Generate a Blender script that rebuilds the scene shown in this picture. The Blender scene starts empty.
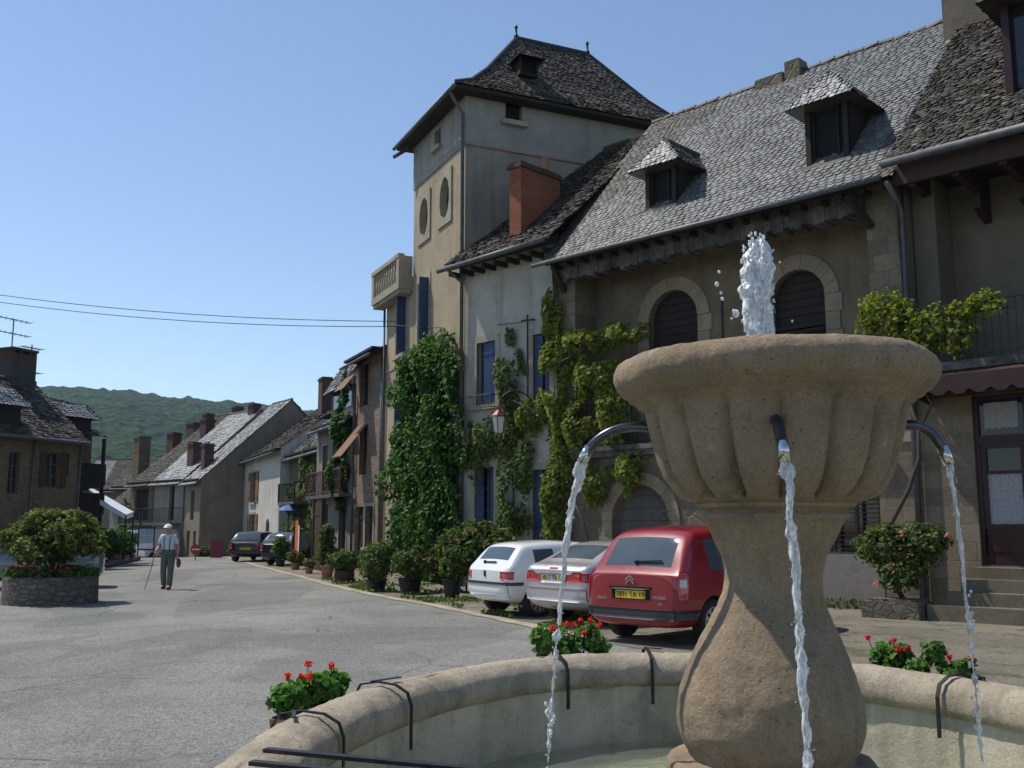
import bpy, bmesh, math, random
import numpy as np
from mathutils import Vector, Matrix, noise
from mathutils.bvhtree import BVHTree
R=math.radians; PI=math.pi
random.seed(7); rs=np.random.RandomState(11)
S=bpy.context.scene; COL=S.collection
OFF={}
# ------------------------------------------------------------ bookkeeping
def tag(o,label=None,cat=None,group=None,kind=None):
    if label: o['label']=label
    if cat: o['category']=cat
    if group: o['group']=group
    if kind: o['kind']=kind
    return o
def link(o,parent=None):
    COL.objects.link(o)
    if parent is not None:
        o.parent=parent
        if parent.name in OFF: OFF[o.name]=OFF[parent.name]
    return o
def thing(name,label,cat,loc=(0,0,0),rz=0,group=None,off=None):
    o=bpy.data.objects.new(name,None); o.empty_display_size=.3
    o.location=loc; o.rotation_euler=(0,0,rz)
    COL.objects.link(o); tag(o,label,cat,group)
    if off is not None: OFF[o.name]=off
    return o
class Frame:
    def __init__(s,ox,oy,deg,oz=0): s.o=(ox,oy,oz); s.a=R(deg)
    def w(s,x,y,z=0):
        c,n=math.cos(s.a),math.sin(s.a)
        return (s.o[0]+c*x-n*y, s.o[1]+n*x+c*y, s.o[2]+z)
    def thing(s,name,label,cat,x0=0,y0=0,z0=0,group=None):
        return thing(name,label,cat,s.w(x0,y0,z0),s.a,group,(x0,y0,z0))
def copy_tree(o,parent=None):
    c=o.copy(); COL.objects.link(c)
    if parent: c.parent=parent
    for ch in [q for q in bpy.data.objects if q.parent is o]: copy_tree(ch,c)
    return c
def kids(o): return [q for q in bpy.data.objects if q.parent is o]
def finish(name,me,mat,parent,smooth=False):
    if mat is not None:
        for m in (mat if isinstance(mat,(list,tuple)) else [mat]): me.materials.append(m)
    if smooth:
        me.polygons.foreach_set('use_smooth',[True]*len(me.polygons))
    o=bpy.data.objects.new(name,me)
    if parent is not None and parent.name in OFF:
        f=OFF[parent.name]; me.transform(Matrix.Translation((-f[0],-f[1],-f[2])))
    return link(o,parent)
class MB:
    def __init__(s,tf=None): s.v=[]; s.f=[]; s.c=[]; s.tf=tf; s.hc=False
    def add(s,vs,fs,col=None):
        n=len(s.v)
        if s.tf: vs=[s.tf(p) for p in vs]
        s.v+=[tuple(p) for p in vs]; s.f+=[tuple(i+n for i in f) for f in fs]
        if col is not None: s.hc=True
        s.c+=[col or (1,1,1)]*len(fs)
        return s
    def quad(s,a,b,c,d,col=None): return s.add([a,b,c,d],[(0,1,2,3)],col)
    def poly(s,pts,col=None): return s.add(pts,[tuple(range(len(pts)))],col)
    def box(s,x0,x1,y0,y1,z0,z1,col=None):
        return s.add([(x0,y0,z0),(x1,y0,z0),(x1,y1,z0),(x0,y1,z0),(x0,y0,z1),(x1,y0,z1),(x1,y1,z1),(x0,y1,z1)],
          [(0,3,2,1),(4,5,6,7),(0,1,5,4),(1,2,6,5),(2,3,7,6),(3,0,4,7)],col)
    def hexa(s,b,t,col=None):   # 4 bottom pts, 4 top pts
        return s.add(list(b)+list(t),[(0,3,2,1),(4,5,6,7),(0,1,5,4),(1,2,6,5),(2,3,7,6),(3,0,4,7)],col)
    def bar(s,p,q,w,h=None,col=None,up=(0,0,1)):
        h=h or w; p=Vector(p);q=Vector(q);d=(q-p).normalized();u=Vector(up)
        if abs(d.dot(u))>.98: u=Vector((1,0,0))
        a=d.cross(u).normalized()*w/2; b=a.cross(d).normalized()*h/2
        return s.hexa([p-a-b,p+a-b,p+a+b,p-a+b],[q-a-b,q+a-b,q+a+b,q-a+b],col)
    def tube(s,pts,r,n=8,col=None,cap=True):
        pts=[Vector(p) for p in pts]; rr=r if isinstance(r,(list,tuple)) else [r]*len(pts)
        vs=[];fs=[];ref=None
        for i,p in enumerate(pts):
            d=(pts[min(i+1,len(pts)-1)]-pts[max(i-1,0)]).normalized()
            if ref is None:
                ref=Vector((0,0,1)) if abs(d.z)<.9 else Vector((1,0,0))
            a=(ref-d*ref.dot(d)).normalized(); ref=a; b=d.cross(a)
            for k in range(n):
                t=2*PI*k/n; vs.append(p+(a*math.cos(t)+b*math.sin(t))*rr[i])
        for i in range(len(pts)-1):
            for k in range(n):
                fs.append((i*n+k,i*n+(k+1)%n,(i+1)*n+(k+1)%n,(i+1)*n+k))
        if cap: fs.append(tuple(range(n))[::-1]); fs.append(tuple((len(pts)-1)*n+k for k in range(n)))
        return s.add(vs,fs,col)
    def lathe(s,prof,n=32,cx=0,cy=0,fn=None,col=None,capb=True,capt=True):
        vs=[];fs=[]
        for j,(r,z) in enumerate(prof):
            for k in range(n):
                t=2*PI*k/n; q=r*(fn(t,j,r,z) if fn else 1)
                vs.append((cx+q*math.cos(t),cy+q*math.sin(t),z))
        m=len(prof)
        for j in range(m-1):
            for k in range(n): fs.append((j*n+k,j*n+(k+1)%n,(j+1)*n+(k+1)%n,(j+1)*n+k))
        if capb: fs.append(tuple(range(n))[::-1])
        if capt: fs.append(tuple((m-1)*n+k for k in range(n)))
        return s.add(vs,fs,col)
    def prism(s,pts,y0,y1,col=None):     # pts in (x,z), extruded along y
        n=len(pts)
        return s.add([(x,y0,z) for x,z in pts]+[(x,y1,z) for x,z in pts],
           [tuple(range(n)),tuple(range(n,2*n))[::-1]]+[(i,i+n,(i+1)%n+n,(i+1)%n) for i in range(n)],col)
    def ball(s,c,r,col=None,n=8,m=6,sq=(1,1,1)):
        vs=[];fs=[]
        for j in range(m+1):
            ph=PI*j/m
            for k in range(n):
                t=2*PI*k/n; vs.append((c[0]+r*sq[0]*math.sin(ph)*math.cos(t),c[1]+r*sq[1]*math.sin(ph)*math.sin(t),c[2]+r*sq[2]*math.cos(ph)))
        for j in range(m):
            for k in range(n): fs.append((j*n+k,(j+1)*n+k,(j+1)*n+(k+1)%n,j*n+(k+1)%n))
        return s.add(vs,fs,col)
    def mesh(s,name):
        me=bpy.data.meshes.new(name); me.from_pydata(s.v,[],s.f)
        if s.hc:
            a=me.attributes.new('tint','FLOAT_COLOR','FACE')
            a.data.foreach_set('color',[q for c in s.c for q in (c[0],c[1],c[2],1)])
        return me
    def build(s,name,mat,parent=None,smooth=False):
        return finish(name,s.mesh(name),mat,parent,smooth)
# ------------------------------------------------------------ materials
MATS={}
def newmat(name):
    m=bpy.data.materials.new(name); m.use_nodes=True; nt=m.node_tree; nt.nodes.clear()
    out=nt.nodes.new('ShaderNodeOutputMaterial'); b=nt.nodes.new('ShaderNodeBsdfPrincipled')
    nt.links.new(b.outputs[0],out.inputs[0]); MATS[name]=m
    return m,nt,b,out
class NT:
    def __init__(s,nt): s.nt=nt; s.L=nt.links.new; s.tc=nt.nodes.new('ShaderNodeTexCoord')
    def n(s,t,**k):
        o=s.nt.nodes.new(t)
        for a,v in k.items(): setattr(o,a,v)
        return o
    def map(s,scale=(1,1,1),loc=(0,0,0),src=None):
        m=s.n('ShaderNodeMapping'); m.inputs['Scale'].default_value=scale; m.inputs['Location'].default_value=loc
        s.L(src or s.tc.outputs['Object'],m.inputs[0]); return m.outputs[0]
    def noise(s,scale=1,detail=6,rough=.6,vec=None,dist=0):
        o=s.n('ShaderNodeTexNoise'); o.inputs['Scale'].default_value=scale; o.inputs['Detail'].default_value=detail
        o.inputs['Roughness'].default_value=rough; o.inputs['Distortion'].default_value=dist
        s.L(vec or s.tc.outputs['Object'],o.inputs['Vector']); return o.outputs[0]
    def vor(s,scale=1,vec=None,feature='F1',out='Distance',rnd=1):
        o=s.n('ShaderNodeTexVoronoi',feature=feature); o.inputs['Scale'].default_value=scale
        o.inputs['Randomness'].default_value=rnd
        s.L(vec or s.tc.outputs['Object'],o.inputs['Vector']); return o.outputs[out]
    def ramp(s,src,stops):
        o=s.n('ShaderNodeValToRGB'); e=o.color_ramp.elements
        while len(e)<len(stops): e.new(.5)
        for i,(p,c) in enumerate(stops):
            e[i].position=p; e[i].color=(c if isinstance(c,(tuple,list)) else (c,c,c))[:3]+(1,) if isinstance(c,(tuple,list)) else (c,c,c,1)
        s.L(src,o.inputs[0]); return o.outputs[0]
    def mix(s,f,a,b,mode='MIX'):
        o=s.n('ShaderNodeMix',data_type='RGBA',blend_type=mode)
        for v,i in ((f,0),(a,6),(b,7)):
            if isinstance(v,(int,float)): o.inputs[i].default_value=v
            elif isinstance(v,(tuple,list)): o.inputs[i].default_value=tuple(v)[:3]+(1,)
            else: s.L(v,o.inputs[i])
        return o.outputs[2]
    def math(s,op,a,b=0.):
        o=s.n('ShaderNodeMath',operation=op)
        for v,i in ((a,0),(b,1)):
            if isinstance(v,(int,float)): o.inputs[i].default_value=v
            else: s.L(v,o.inputs[i])
        return o.outputs[0]
    def bump(s,h,strength=.4,dist=.02,bsdf=None):
        o=s.n('ShaderNodeBump'); o.inputs['Strength'].default_value=strength; o.inputs['Distance'].default_value=dist
        s.L(h,o.inputs['Height']); s.L(o.outputs[0],bsdf.inputs['Normal'])
def flat(name,c,rough=.6,metal=0,spec=.5,var=.15,scale=6,bump=0,coat=0,**kw):
    m,nt,b,out=newmat(name); N=NT(nt)
    f=N.noise(scale,5,.65)
    N.L(N.mix(N.ramp(f,[(.3,0),(.7,1)]),tuple(q*(1-var) for q in c),tuple(min(1,q*(1+var)) for q in c)),b.inputs['Base Color'])
    b.inputs['Roughness'].default_value=rough; b.inputs['Metallic'].default_value=metal
    b.inputs['Specular IOR Level'].default_value=spec; b.inputs['Coat Weight'].default_value=coat
    if bump: N.bump(N.noise(scale*4,6,.7),bump,.02,b)
    return m
def stucco(name,c,c2,stain=(.09,.08,.065),amount=.5,bump=.5,scale=1.,gran=30):
    m,nt,b,out=newmat(name); N=NT(nt)
    big=N.noise(.55*scale,6,.62,dist=.6); mid=N.noise(3.2*scale,7,.7); fine=N.noise(gran,4,.7)
    col=N.mix(N.ramp(big,[(.36,0),(.62,1)]),c,c2)
    col=N.mix(N.math('MULTIPLY',N.ramp(mid,[(.45,0),(.75,1)]),.45),col,tuple(q*.72 for q in c))
    streak=N.noise(1,5,.6,N.map((2.2,2.2,.22)))
    st=N.math('MULTIPLY',N.ramp(streak,[(.5,0),(.72,1)]),amount)
    col=N.mix(st,col,stain)
    blot=N.noise(1.3*scale,8,.75,N.map((1,1,1),(4,7,2)))
    col=N.mix(N.math('MULTIPLY',N.ramp(blot,[(.56,0),(.68,1)]),amount*.6),col,tuple(q*.55 for q in c2))
    col=N.mix(.25,col,N.ramp(fine,[(.2,.25),(.8,.75)]),'OVERLAY')
    N.L(col,b.inputs['Base Color']); b.inputs['Roughness'].default_value=.9; b.inputs['Specular IOR Level'].default_value=.2
    h=N.math('ADD',N.math('MULTIPLY',fine,.35),N.math('ADD',mid,N.ramp(blot,[(.55,0),(.6,.5)])))
    N.bump(h,bump,.02,b)
    return m
def rubble(name,c,c2,mortar,scale=3.2,zs=1.7,bump=.7):
    m,nt,b,out=newmat(name); N=NT(nt)
    v0=N.map((1,1,zs)); nn=N.n('ShaderNodeTexNoise'); nn.inputs['Scale'].default_value=2.5; N.L(v0,nn.inputs['Vector'])
    vv=N.mix(.06,v0,nn.outputs['Color'])
    cell=N.vor(scale,vv,'F1','Color'); edge=N.vor(scale,vv,'DISTANCE_TO_EDGE','Distance')
    sep=N.n('ShaderNodeSeparateColor'); N.L(cell,sep.inputs[0])
    col=N.mix(sep.outputs[0],c,c2); col=N.mix(N.math('MULTIPLY',sep.outputs[1],.5),col,tuple(q*.5 for q in c))
    fine=N.noise(14,7,.7); col=N.mix(.5,col,N.ramp(fine,[(.2,.2),(.8,.8)]),'OVERLAY')
    em=N.ramp(edge,[(.02,0),(.09,1)]); col=N.mix(em,mortar,col)
    big=N.noise(.5,5,.6); col=N.mix(N.math('MULTIPLY',N.ramp(big,[(.45,0),(.7,1)]),.5),col,tuple(q*.45 for q in c))
    N.L(col,b.inputs['Base Color']); b.inputs['Roughness'].default_value=.9; b.inputs['Specular IOR Level'].default_value=.2
    N.bump(N.math('ADD',em,N.math('MULTIPLY',fine,.6)),bump,.03,b)
    return m
def brickm(name,c,c2,mortar,w=.22,h=.065,ms=.01,bump=.4):
    m,nt,b,out=newmat(name); N=NT(nt)
    sp=N.n('ShaderNodeSeparateXYZ'); N.L(N.tc.outputs['Object'],sp.inputs[0])
    cb=N.n('ShaderNodeCombineXYZ'); N.L(N.math('ADD',sp.outputs[0],sp.outputs[1]),cb.inputs[0]); N.L(sp.outputs[2],cb.inputs[1])
    br=N.n('ShaderNodeTexBrick'); N.L(cb.outputs[0],br.inputs['Vector'])
    br.inputs['Color1'].default_value=tuple(c)+(1,); br.inputs['Color2'].default_value=tuple(c2)+(1,); br.inputs['Mortar'].default_value=tuple(mortar)+(1,)
    br.inputs['Scale'].default_value=1; br.inputs['Brick Width'].default_value=w; br.inputs['Row Height'].default_value=h
    br.inputs['Mortar Size'].default_value=ms; br.inputs['Mortar Smooth'].default_value=.3
    fine=N.noise(11,7,.7); big=N.noise(1.1,5,.6)
    col=N.mix(.5,br.outputs[0],N.ramp(fine,[(.2,.2),(.8,.8)]),'OVERLAY')
    col=N.mix(N.math('MULTIPLY',N.ramp(big,[(.48,0),(.7,1)]),.45),col,tuple(q*.4 for q in c))
    N.L(col,b.inputs['Base Color']); b.inputs['Roughness'].default_value=.85; b.inputs['Specular IOR Level'].default_value=.2
    N.bump(N.math('ADD',N.math('MULTIPLY',br.outputs['Fac'],-1.),N.math('MULTIPLY',fine,.5)),bump,.015,b)
    return m
def slatem(name,rough=.5,spec=.5):
    m,nt,b,out=newmat(name); N=NT(nt)
    at=N.n('ShaderNodeAttribute',attribute_name='tint')
    f=N.noise(9,7,.7); g=N.noise(1.1,6,.65); li=N.noise(22,4,.6)
    col=N.mix(.55,at.outputs['Color'],N.ramp(f,[(.25,.15),(.75,.85)]),'OVERLAY')
    col=N.mix(N.math('MULTIPLY',N.ramp(g,[(.48,0),(.62,1)]),.5),col,(.075,.068,.05))
    col=N.mix(N.math('MULTIPLY',N.ramp(li,[(.62,0),(.68,1)]),.35),col,(.22,.21,.15))
    N.L(col,b.inputs['Base Color']); b.inputs['Roughness'].default_value=rough; b.inputs['Specular IOR Level'].default_value=spec
    N.bump(f,.35,.01,b); return m
def leafm(name,c,trans=.35,rough=.6):
    m,nt,b,out=newmat(name); N=NT(nt)
    at=N.n('ShaderNodeAttribute',attribute_name='tint')
    col=N.mix(1,c,at.outputs['Color'],'MULTIPLY')
    N.L(col,b.inputs['Base Color']); b.inputs['Roughness'].default_value=rough; b.inputs['Specular IOR Level'].default_value=.2
    t=N.n('ShaderNodeBsdfTranslucent'); N.L(N.mix(1,col,(1.3,1.5,.6),'MULTIPLY'),t.inputs[0])
    mx=N.n('ShaderNodeMixShader'); mx.inputs[0].default_value=trans; N.L(b.outputs[0],mx.inputs[1]); N.L(t.outputs[0],mx.inputs[2]); N.L(mx.outputs[0],out.inputs[0])
    return m
def woodm(name,c,c2,rough=.6,axis=(12,12,.8)):
    m,nt,b,out=newmat(name); N=NT(nt)
    f=N.noise(1.5,7,.7,N.map(axis)); g=N.noise(.8,4,.6)
    col=N.mix(N.ramp(f,[(.3,0),(.7,1)]),c,c2); col=N.mix(N.math('MULTIPLY',N.ramp(g,[(.45,0),(.65,1)]),.4),col,tuple(q*.5 for q in c))
    N.L(col,b.inputs['Base Color']); b.inputs['Roughness'].default_value=rough; b.inputs['Specular IOR Level'].default_value=.3
    N.bump(f,.3,.01,b); return m
def glassdark(name,c=(.012,.015,.018),rough=.06):
    m,nt,b,out=newmat(name); N=NT(nt)
    N.L(N.mix(N.noise(2,3,.5),c,tuple(q*1.8 for q in c)),b.inputs['Base Color'])
    b.inputs['Roughness'].default_value=rough; b.inputs['Specular IOR Level'].default_value=.5
    N.bump(N.noise(1.2,2,.5),.05,.02,b); return m
def paint(name,c,metal=0,rough=.32):
    m,nt,b,out=newmat(name); N=NT(nt)
    f=N.noise(3,5,.6); d=N.noise(1,4,.6,N.map((1,1,2.5)))
    col=N.mix(N.math('MULTIPLY',N.ramp(d,[(.45,0),(.8,1)]),.035),c,(.22,.2,.17))
    N.L(col,b.inputs['Base Color']); b.inputs['Metallic'].default_value=metal
    N.L(N.ramp(f,[(.3,rough-.04),(.7,rough+.1)]),b.inputs['Roughness'])
    b.inputs['Coat Weight'].default_value=1; b.inputs['Coat Roughness'].default_value=.03; b.inputs['Specular IOR Level'].default_value=.3; return m
# stone of the fountain
def sandstone(name,c=(.37,.305,.225),c2=(.27,.225,.17),bump=.9):
    m,nt,b,out=newmat(name); N=NT(nt)
    big=N.noise(1.7,8,.68,dist=.8); gr=N.noise(70,5,.75); md=N.noise(14,7,.7)
    col=N.mix(N.ramp(big,[(.35,0),(.65,1)]),c,c2)
    col=N.mix(N.math('MULTIPLY',N.ramp(md,[(.55,0),(.7,1)]),.5),col,(.13,.115,.09))
    lich=N.noise(9,5,.55,N.map((1,1,1),(3,1,8))); col=N.mix(N.math('MULTIPLY',N.ramp(lich,[(.66,0),(.7,1)]),.5),col,(.4,.38,.33))
    drip=N.noise(1,6,.6,N.map((7,7,.6))); col=N.mix(N.math('MULTIPLY',N.ramp(drip,[(.5,0),(.75,1)]),.45),col,(.12,.11,.085))
    sp=N.vor(120,None); col=N.mix(.4,col,N.ramp(gr,[(.2,.1),(.8,.9)]),'OVERLAY')
    pit=N.vor(26,N.map((1,1,1.6))); pitm=N.ramp(pit,[(.04,0),(.12,1)]); pn=N.ramp(N.noise(5,3,.5),[(.4,1),(.46,0)])
    pit2=N.math('MAXIMUM',pitm,pn)
    col=N.mix(N.math('SUBTRACT',1.,pit2),col,(.08,.07,.055))
    N.L(col,b.inputs['Base Color']); b.inputs['Roughness'].default_value=.92; b.inputs['Specular IOR Level'].default_value=.2
    h=N.math('ADD',N.math('MULTIPLY',gr,.8),N.math('ADD',N.math('MULTIPLY',md,1.4),N.math('MULTIPLY',pit2,.9)))
    N.bump(h,bump,.012,b); return m
def waterm(name,white=.0,rough=.03,tint=(1,1,1)):
    m,nt,b,out=newmat(name); N=NT(nt)
    b.inputs['Base Color'].default_value=tuple(tint)+(1,); b.inputs['Transmission Weight'].default_value=1
    b.inputs['IOR'].default_value=1.33; b.inputs['Roughness'].default_value=rough
    N.bump(N.noise(60,4,.6),.5,.01,b)
    if white:
        d=N.n('ShaderNodeBsdfPrincipled'); d.inputs['Base Color'].default_value=(.85,.88,.9,1); d.inputs['Roughness'].default_value=.25
        mx=N.n('ShaderNodeMixShader'); N.L(N.math('MULTIPLY',N.ramp(N.noise(45,5,.7,N.map((1.6,1.6,.5))),[(.36,.1),(.56,1)]),white),mx.inputs[0])
        N.L(b.outputs[0],mx.inputs[1]); N.L(d.outputs[0],mx.inputs[2]); N.L(mx.outputs[0],out.inputs[0])
    return m
M={}
M['towershade']=stucco('shaded_tower_plaster',(.33,.295,.235),(.26,.235,.185),(.13,.11,.085),.5,.4)  # greyer copy of the tower plaster, shade of the side face put into colour
M['archstone']=stucco('arch_stone',(.33,.27,.19),(.25,.205,.145),(.1,.085,.06),.5,.5,2)
M['sand']=sandstone('sandstone',(.375,.28,.187),(.245,.185,.122)); M['sand2']=sandstone('sandstone_rim',(.47,.40,.295),(.30,.255,.19))
M['basin_in']=stucco('basin_plaster',(.58,.52,.40),(.44,.40,.29),(.14,.14,.08),.6,.6,3,50)
M['iron']=flat('wrought_iron',(.035,.032,.032),.45,.6,var=.4,scale=20,bump=.3)
M['steel']=flat('steel_pipe',(.10,.10,.11),.25,.9,var=.3,scale=15)
M['chrome']=flat('chrome',(.6,.6,.6),.12,1,var=.05)
M['tower']=stucco('tower_plaster',(.42,.34,.23),(.32,.26,.175),(.17,.12,.075),.45,.35)
M['towergrey']=stucco('tower_grey_plaster',(.29,.27,.235),(.35,.33,.29),(.2,.17,.14),.45,.3)
M['whitewall']=stucco('white_plaster',(.47,.44,.37),(.37,.345,.29),(.14,.13,.10),.55,.5)
M['mainwall']=stucco('old_render',(.215,.17,.11),(.135,.11,.078),(.09,.08,.06),.65,.7)
M['mainlow']=rubble('rough_stone',(.24,.19,.135),(.17,.14,.1),(.16,.13,.1),2.6,1.6,.6)
M['rightwall']=stucco('grey_render',(.19,.165,.12),(.135,.12,.09),(.1,.09,.075),.5,.5)
M['ashlar']=brickm('ashlar',(.24,.19,.13),(.15,.12,.085),(.16,.14,.11),.62,.34,.012,.35)
M['trim']=stucco('dressed_stone',(.40,.35,.27),(.31,.27,.2),(.12,.1,.08),.45,.4,2)
M['fascia']=stucco('weathered_fascia',(.07,.065,.055),(.17,.16,.145),(.02,.02,.018),.8,.9,2.5)
M['stoneH']=rubble('brown_rubble',(.30,.22,.15),(.2,.15,.105),(.24,.2,.15),4.,1.8,.8)
M['stoneL']=rubble('dark_rubble',(.215,.165,.105),(.14,.11,.075),(.17,.135,.09),3.5,1.9,.7)
M['planter']=rubble('planter_stone',(.22,.19,.15),(.14,.12,.095),(.12,.105,.085),5.2,2.1,.9)
M['brick']=brickm('red_brick',(.34,.10,.045),(.26,.075,.035),(.2,.13,.09))
M['dbrick']=brickm('dull_brick',(.115,.06,.045),(.08,.045,.035),(.1,.08,.07))
M['greyw']=stucco('grey_plaster',(.29,.265,.225),(.22,.2,.17),(.11,.1,.09),.5,.35)
M['pale']=stucco('pale_plaster',(.55,.52,.46),(.45,.43,.38),(.16,.14,.12),.45,.35)
M['gable']=stucco('gable_plaster',(.25,.21,.155),(.2,.17,.125),(.12,.1,.08),.4,.35)
M['slate']=slatem('slate',.5,.5); M['oldslate']=slatem('old_stone_slate',.85,.25)
M['blue']=woodm('blue_paint',(.045,.075,.165),(.028,.045,.10),.45)
M['bluegrey']=woodm('blue_green_paint',(.05,.13,.17),(.035,.09,.12),.5)
M['darkwood']=woodm('dark_wood',(.035,.028,.022),(.02,.016,.013),.75)
M['midwood']=woodm('brown_wood',(.09,.05,.03),(.055,.03,.02),.7)
M['orangewood']=woodm('orange_shutter_wood',(.25,.13,.055),(.17,.085,.035),.6)
M['redbrown']=woodm('red_brown_paint',(.12,.055,.045),(.08,.038,.032),.55)
M['maroon']=woodm('maroon_paint',(.045,.016,.014),(.03,.011,.01),.4)
M['greywood']=woodm('grey_wood',(.13,.12,.11),(.075,.07,.065),.8)
M['awning']=flat('awning_cloth',(.036,.014,.014),.85,var=.2,scale=2)
M['awnwhite']=flat('white_canopy_cloth',(.72,.74,.78),.8,var=.08,scale=2)
M['curtain']=flat('lace_curtain',(.3,.3,.3),.9,var=.25,scale=18)
M['glass']=glassdark('window_glass'); M['zinc']=flat('zinc_gutter',(.11,.115,.12),.6,.5,var=.3,scale=5)
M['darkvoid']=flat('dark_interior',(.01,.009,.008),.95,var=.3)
M['terracotta']=flat('terracotta',(.36,.17,.09),.8,var=.25,scale=8,bump=.2)
M['pot']=flat('black_plastic_pot',(.012,.013,.016),.5,var=.3)
M['soil']=flat('soil',(.05,.035,.025),.95,var=.4,scale=20,bump=.5)
M['lampglass']=flat('lamp_glass',(.55,.55,.5),.25,var=.1)
M['copper']=flat('lamp_copper',(.16,.07,.05),.45,.5,var=.3)
M['bark']=woodm('bark',(.09,.07,.05),(.05,.04,.03),.9,(10,10,2))
M['cable']=flat('black_cable',(.02,.02,.02),.6)
M['water']=waterm('clear_water',.75); M['jet']=waterm('aerated_water',.9,.08)
M['ivy']=leafm('ivy_leaf',(.055,.125,.022),.35,.55); M['vine']=leafm('vine_leaf',(.20,.23,.04),.5,.6)
M['bush']=leafm('bush_leaf',(.10,.14,.035),.35); M['ylw']=leafm('yellow_green_leaf',(.14,.17,.045),.4)
M['ger']=leafm('geranium_leaf',(.09,.19,.04),.4); M['petal']=leafm('petal',(.75,.03,.05),.35,.5)
M['pink']=leafm('pink_petal',(.62,.22,.26),.4,.5)
M['tyre']=flat('tyre_rubber',(.015,.015,.015),.85,var=.2,scale=15)
M['rim']=flat('silver_hubcap',(.45,.45,.46),.3,.7,var=.08)
M['steps']=stucco('worn_step_stone',(.2,.165,.115),(.15,.125,.09),(.08,.07,.05),.5,.5,2)
M['carglass']=glassdark('car_glass',(.05,.065,.075),.04); M['well']=flat('wheel_well',(.008,.008,.008),.95)  # blue-grey base of the car glass stands in for reflected sky
M['redpaint']=paint('red_car_paint',(.26,.006,.012)); M['silverpaint']=paint('silver_car_paint',(.50,.48,.49),.6,.34)
M['whitepaint']=paint('white_car_paint',(.74,.74,.72)); M['darkpaint']=paint('dark_teal_car_paint',(.008,.028,.035))
M['darkpaint2']=paint('dark_blue_car_paint',(.010,.016,.028)); M['vanpaint']=paint('van_paint',(.62,.63,.60),0,.4)
M['greycar']=paint('grey_car_paint',(.12,.14,.17),.4)
M['bumper']=flat('grey_bumper_plastic',(.035,.037,.042),.45,var=.15); M['trimblk']=flat('black_trim',(.01,.01,.01),.5)
M['lens']=flat('red_lens',(.42,.012,.015),.12,coat=.7); M['lensw']=flat('clear_lens',(.55,.5,.48),.12,coat=.7)
M['plate']=flat('yellow_plate',(.72,.46,.02),.4,var=.05); M['ink']=flat('plate_ink',(.01,.01,.01),.5)
M['skin']=flat('skin',(.42,.22,.15),.55,var=.1); M['shirt']=flat('shirt_cloth',(.55,.56,.62),.85,var=.08,scale=9,bump=.15)
M['trouser']=flat('trouser_cloth',(.10,.115,.095),.9,var=.15,scale=9,bump=.15); M['shoe']=flat('shoe_leather',(.05,.045,.04),.5)
M['cap']=flat('white_cap_cloth',(.75,.75,.76),.85,var=.05); M['brace']=flat('braces_cloth',(.08,.08,.14),.8); M['hair']=flat('grey_hair',(.35,.34,.33),.8)
M['bag']=flat('bag_cloth',(.16,.03,.03),.85); M['stick']=flat('cane_wood',(.16,.07,.03),.5)
M['signred']=flat('sign_red',(.42,.02,.03),.45,var=.1); M['signwhite']=flat('sign_white',(.7,.7,.7),.45,var=.06)
M['boardred']=flat('red_board',(.22,.035,.05),.7,var=.15); M['poster']=flat('blue_grey_poster',(.30,.36,.46),.5,var=.3,scale=5)
M['orange']=flat('orange_cloth',(.62,.10,.02),.75,var=.15); M['bluecloth']=flat('blue_cloth',(.03,.10,.35),.7,var=.15)
# ground materials
def groundm():
    m,nt,b,out=newmat('asphalt'); N=NT(nt)
    gr=N.math('ADD',N.math('MULTIPLY',N.noise(19,4,.7,None,.6),.45),N.math('MULTIPLY',N.noise(52,4,.8),.55)); gv=N.vor(34); big=N.noise(.16,6,.6,dist=1.); md=N.noise(.9,7,.7)
    col=N.mix(N.ramp(big,[(.36,0),(.64,1)]),(.18,.18,.165),(.25,.245,.22))
    col=N.mix(N.math('MULTIPLY',N.ramp(md,[(.5,0),(.72,1)]),.5),col,(.125,.124,.115))
    pt=N.noise(.22,3,.5,N.map((1,.35,1),(3,5,0)),1.5); col=N.mix(N.math('MULTIPLY',N.ramp(pt,[(.54,0),(.56,1)]),.45),col,(.12,.12,.118))
    col=N.mix(.8,col,N.ramp(gr,[(.33,.05),(.67,.95)]),'OVERLAY')
    col=N.mix(N.math('MULTIPLY',N.ramp(gv,[(.06,1),(.2,0)]),.35),col,(.34,.33,.31))
    wv=N.n('ShaderNodeTexNoise'); wv.inputs['Scale'].default_value=.8; wv.inputs['Detail'].default_value=6; N.L(N.tc.outputs['Object'],wv.inputs['Vector'])
    cv=N.mix(.35,N.tc.outputs['Object'],wv.outputs['Color'],'ADD')
    ck=N.vor(.33,cv,'DISTANCE_TO_EDGE','Distance'); cm=N.math('MULTIPLY',N.ramp(ck,[(.0,1),(.008,0)]),N.ramp(N.noise(.3,3,.5),[(.5,0),(.56,1)]))
    col=N.mix(N.math('MULTIPLY',cm,.75),col,(.05,.05,.048))
    oil=N.noise(.55,5,.6,N.map((1,1,1),(11,3,0))); col=N.mix(N.math('MULTIPLY',N.ramp(oil,[(.58,0),(.68,1)]),.5),col,(.09,.09,.088))
    dirt=N.noise(.35,6,.7,N.map((1,1,1),(2,9,0)),.8); col=N.mix(N.math('MULTIPLY',N.ramp(dirt,[(.52,0),(.7,1)]),.4),col,(.31,.295,.25))
    N.L(col,b.inputs['Base Color']); b.inputs['Roughness'].default_value=.9; b.inputs['Specular IOR Level'].default_value=.25
    N.bump(N.math('ADD',gr,N.math('MULTIPLY',gv,.8)),.9,.02,b); return m
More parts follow.
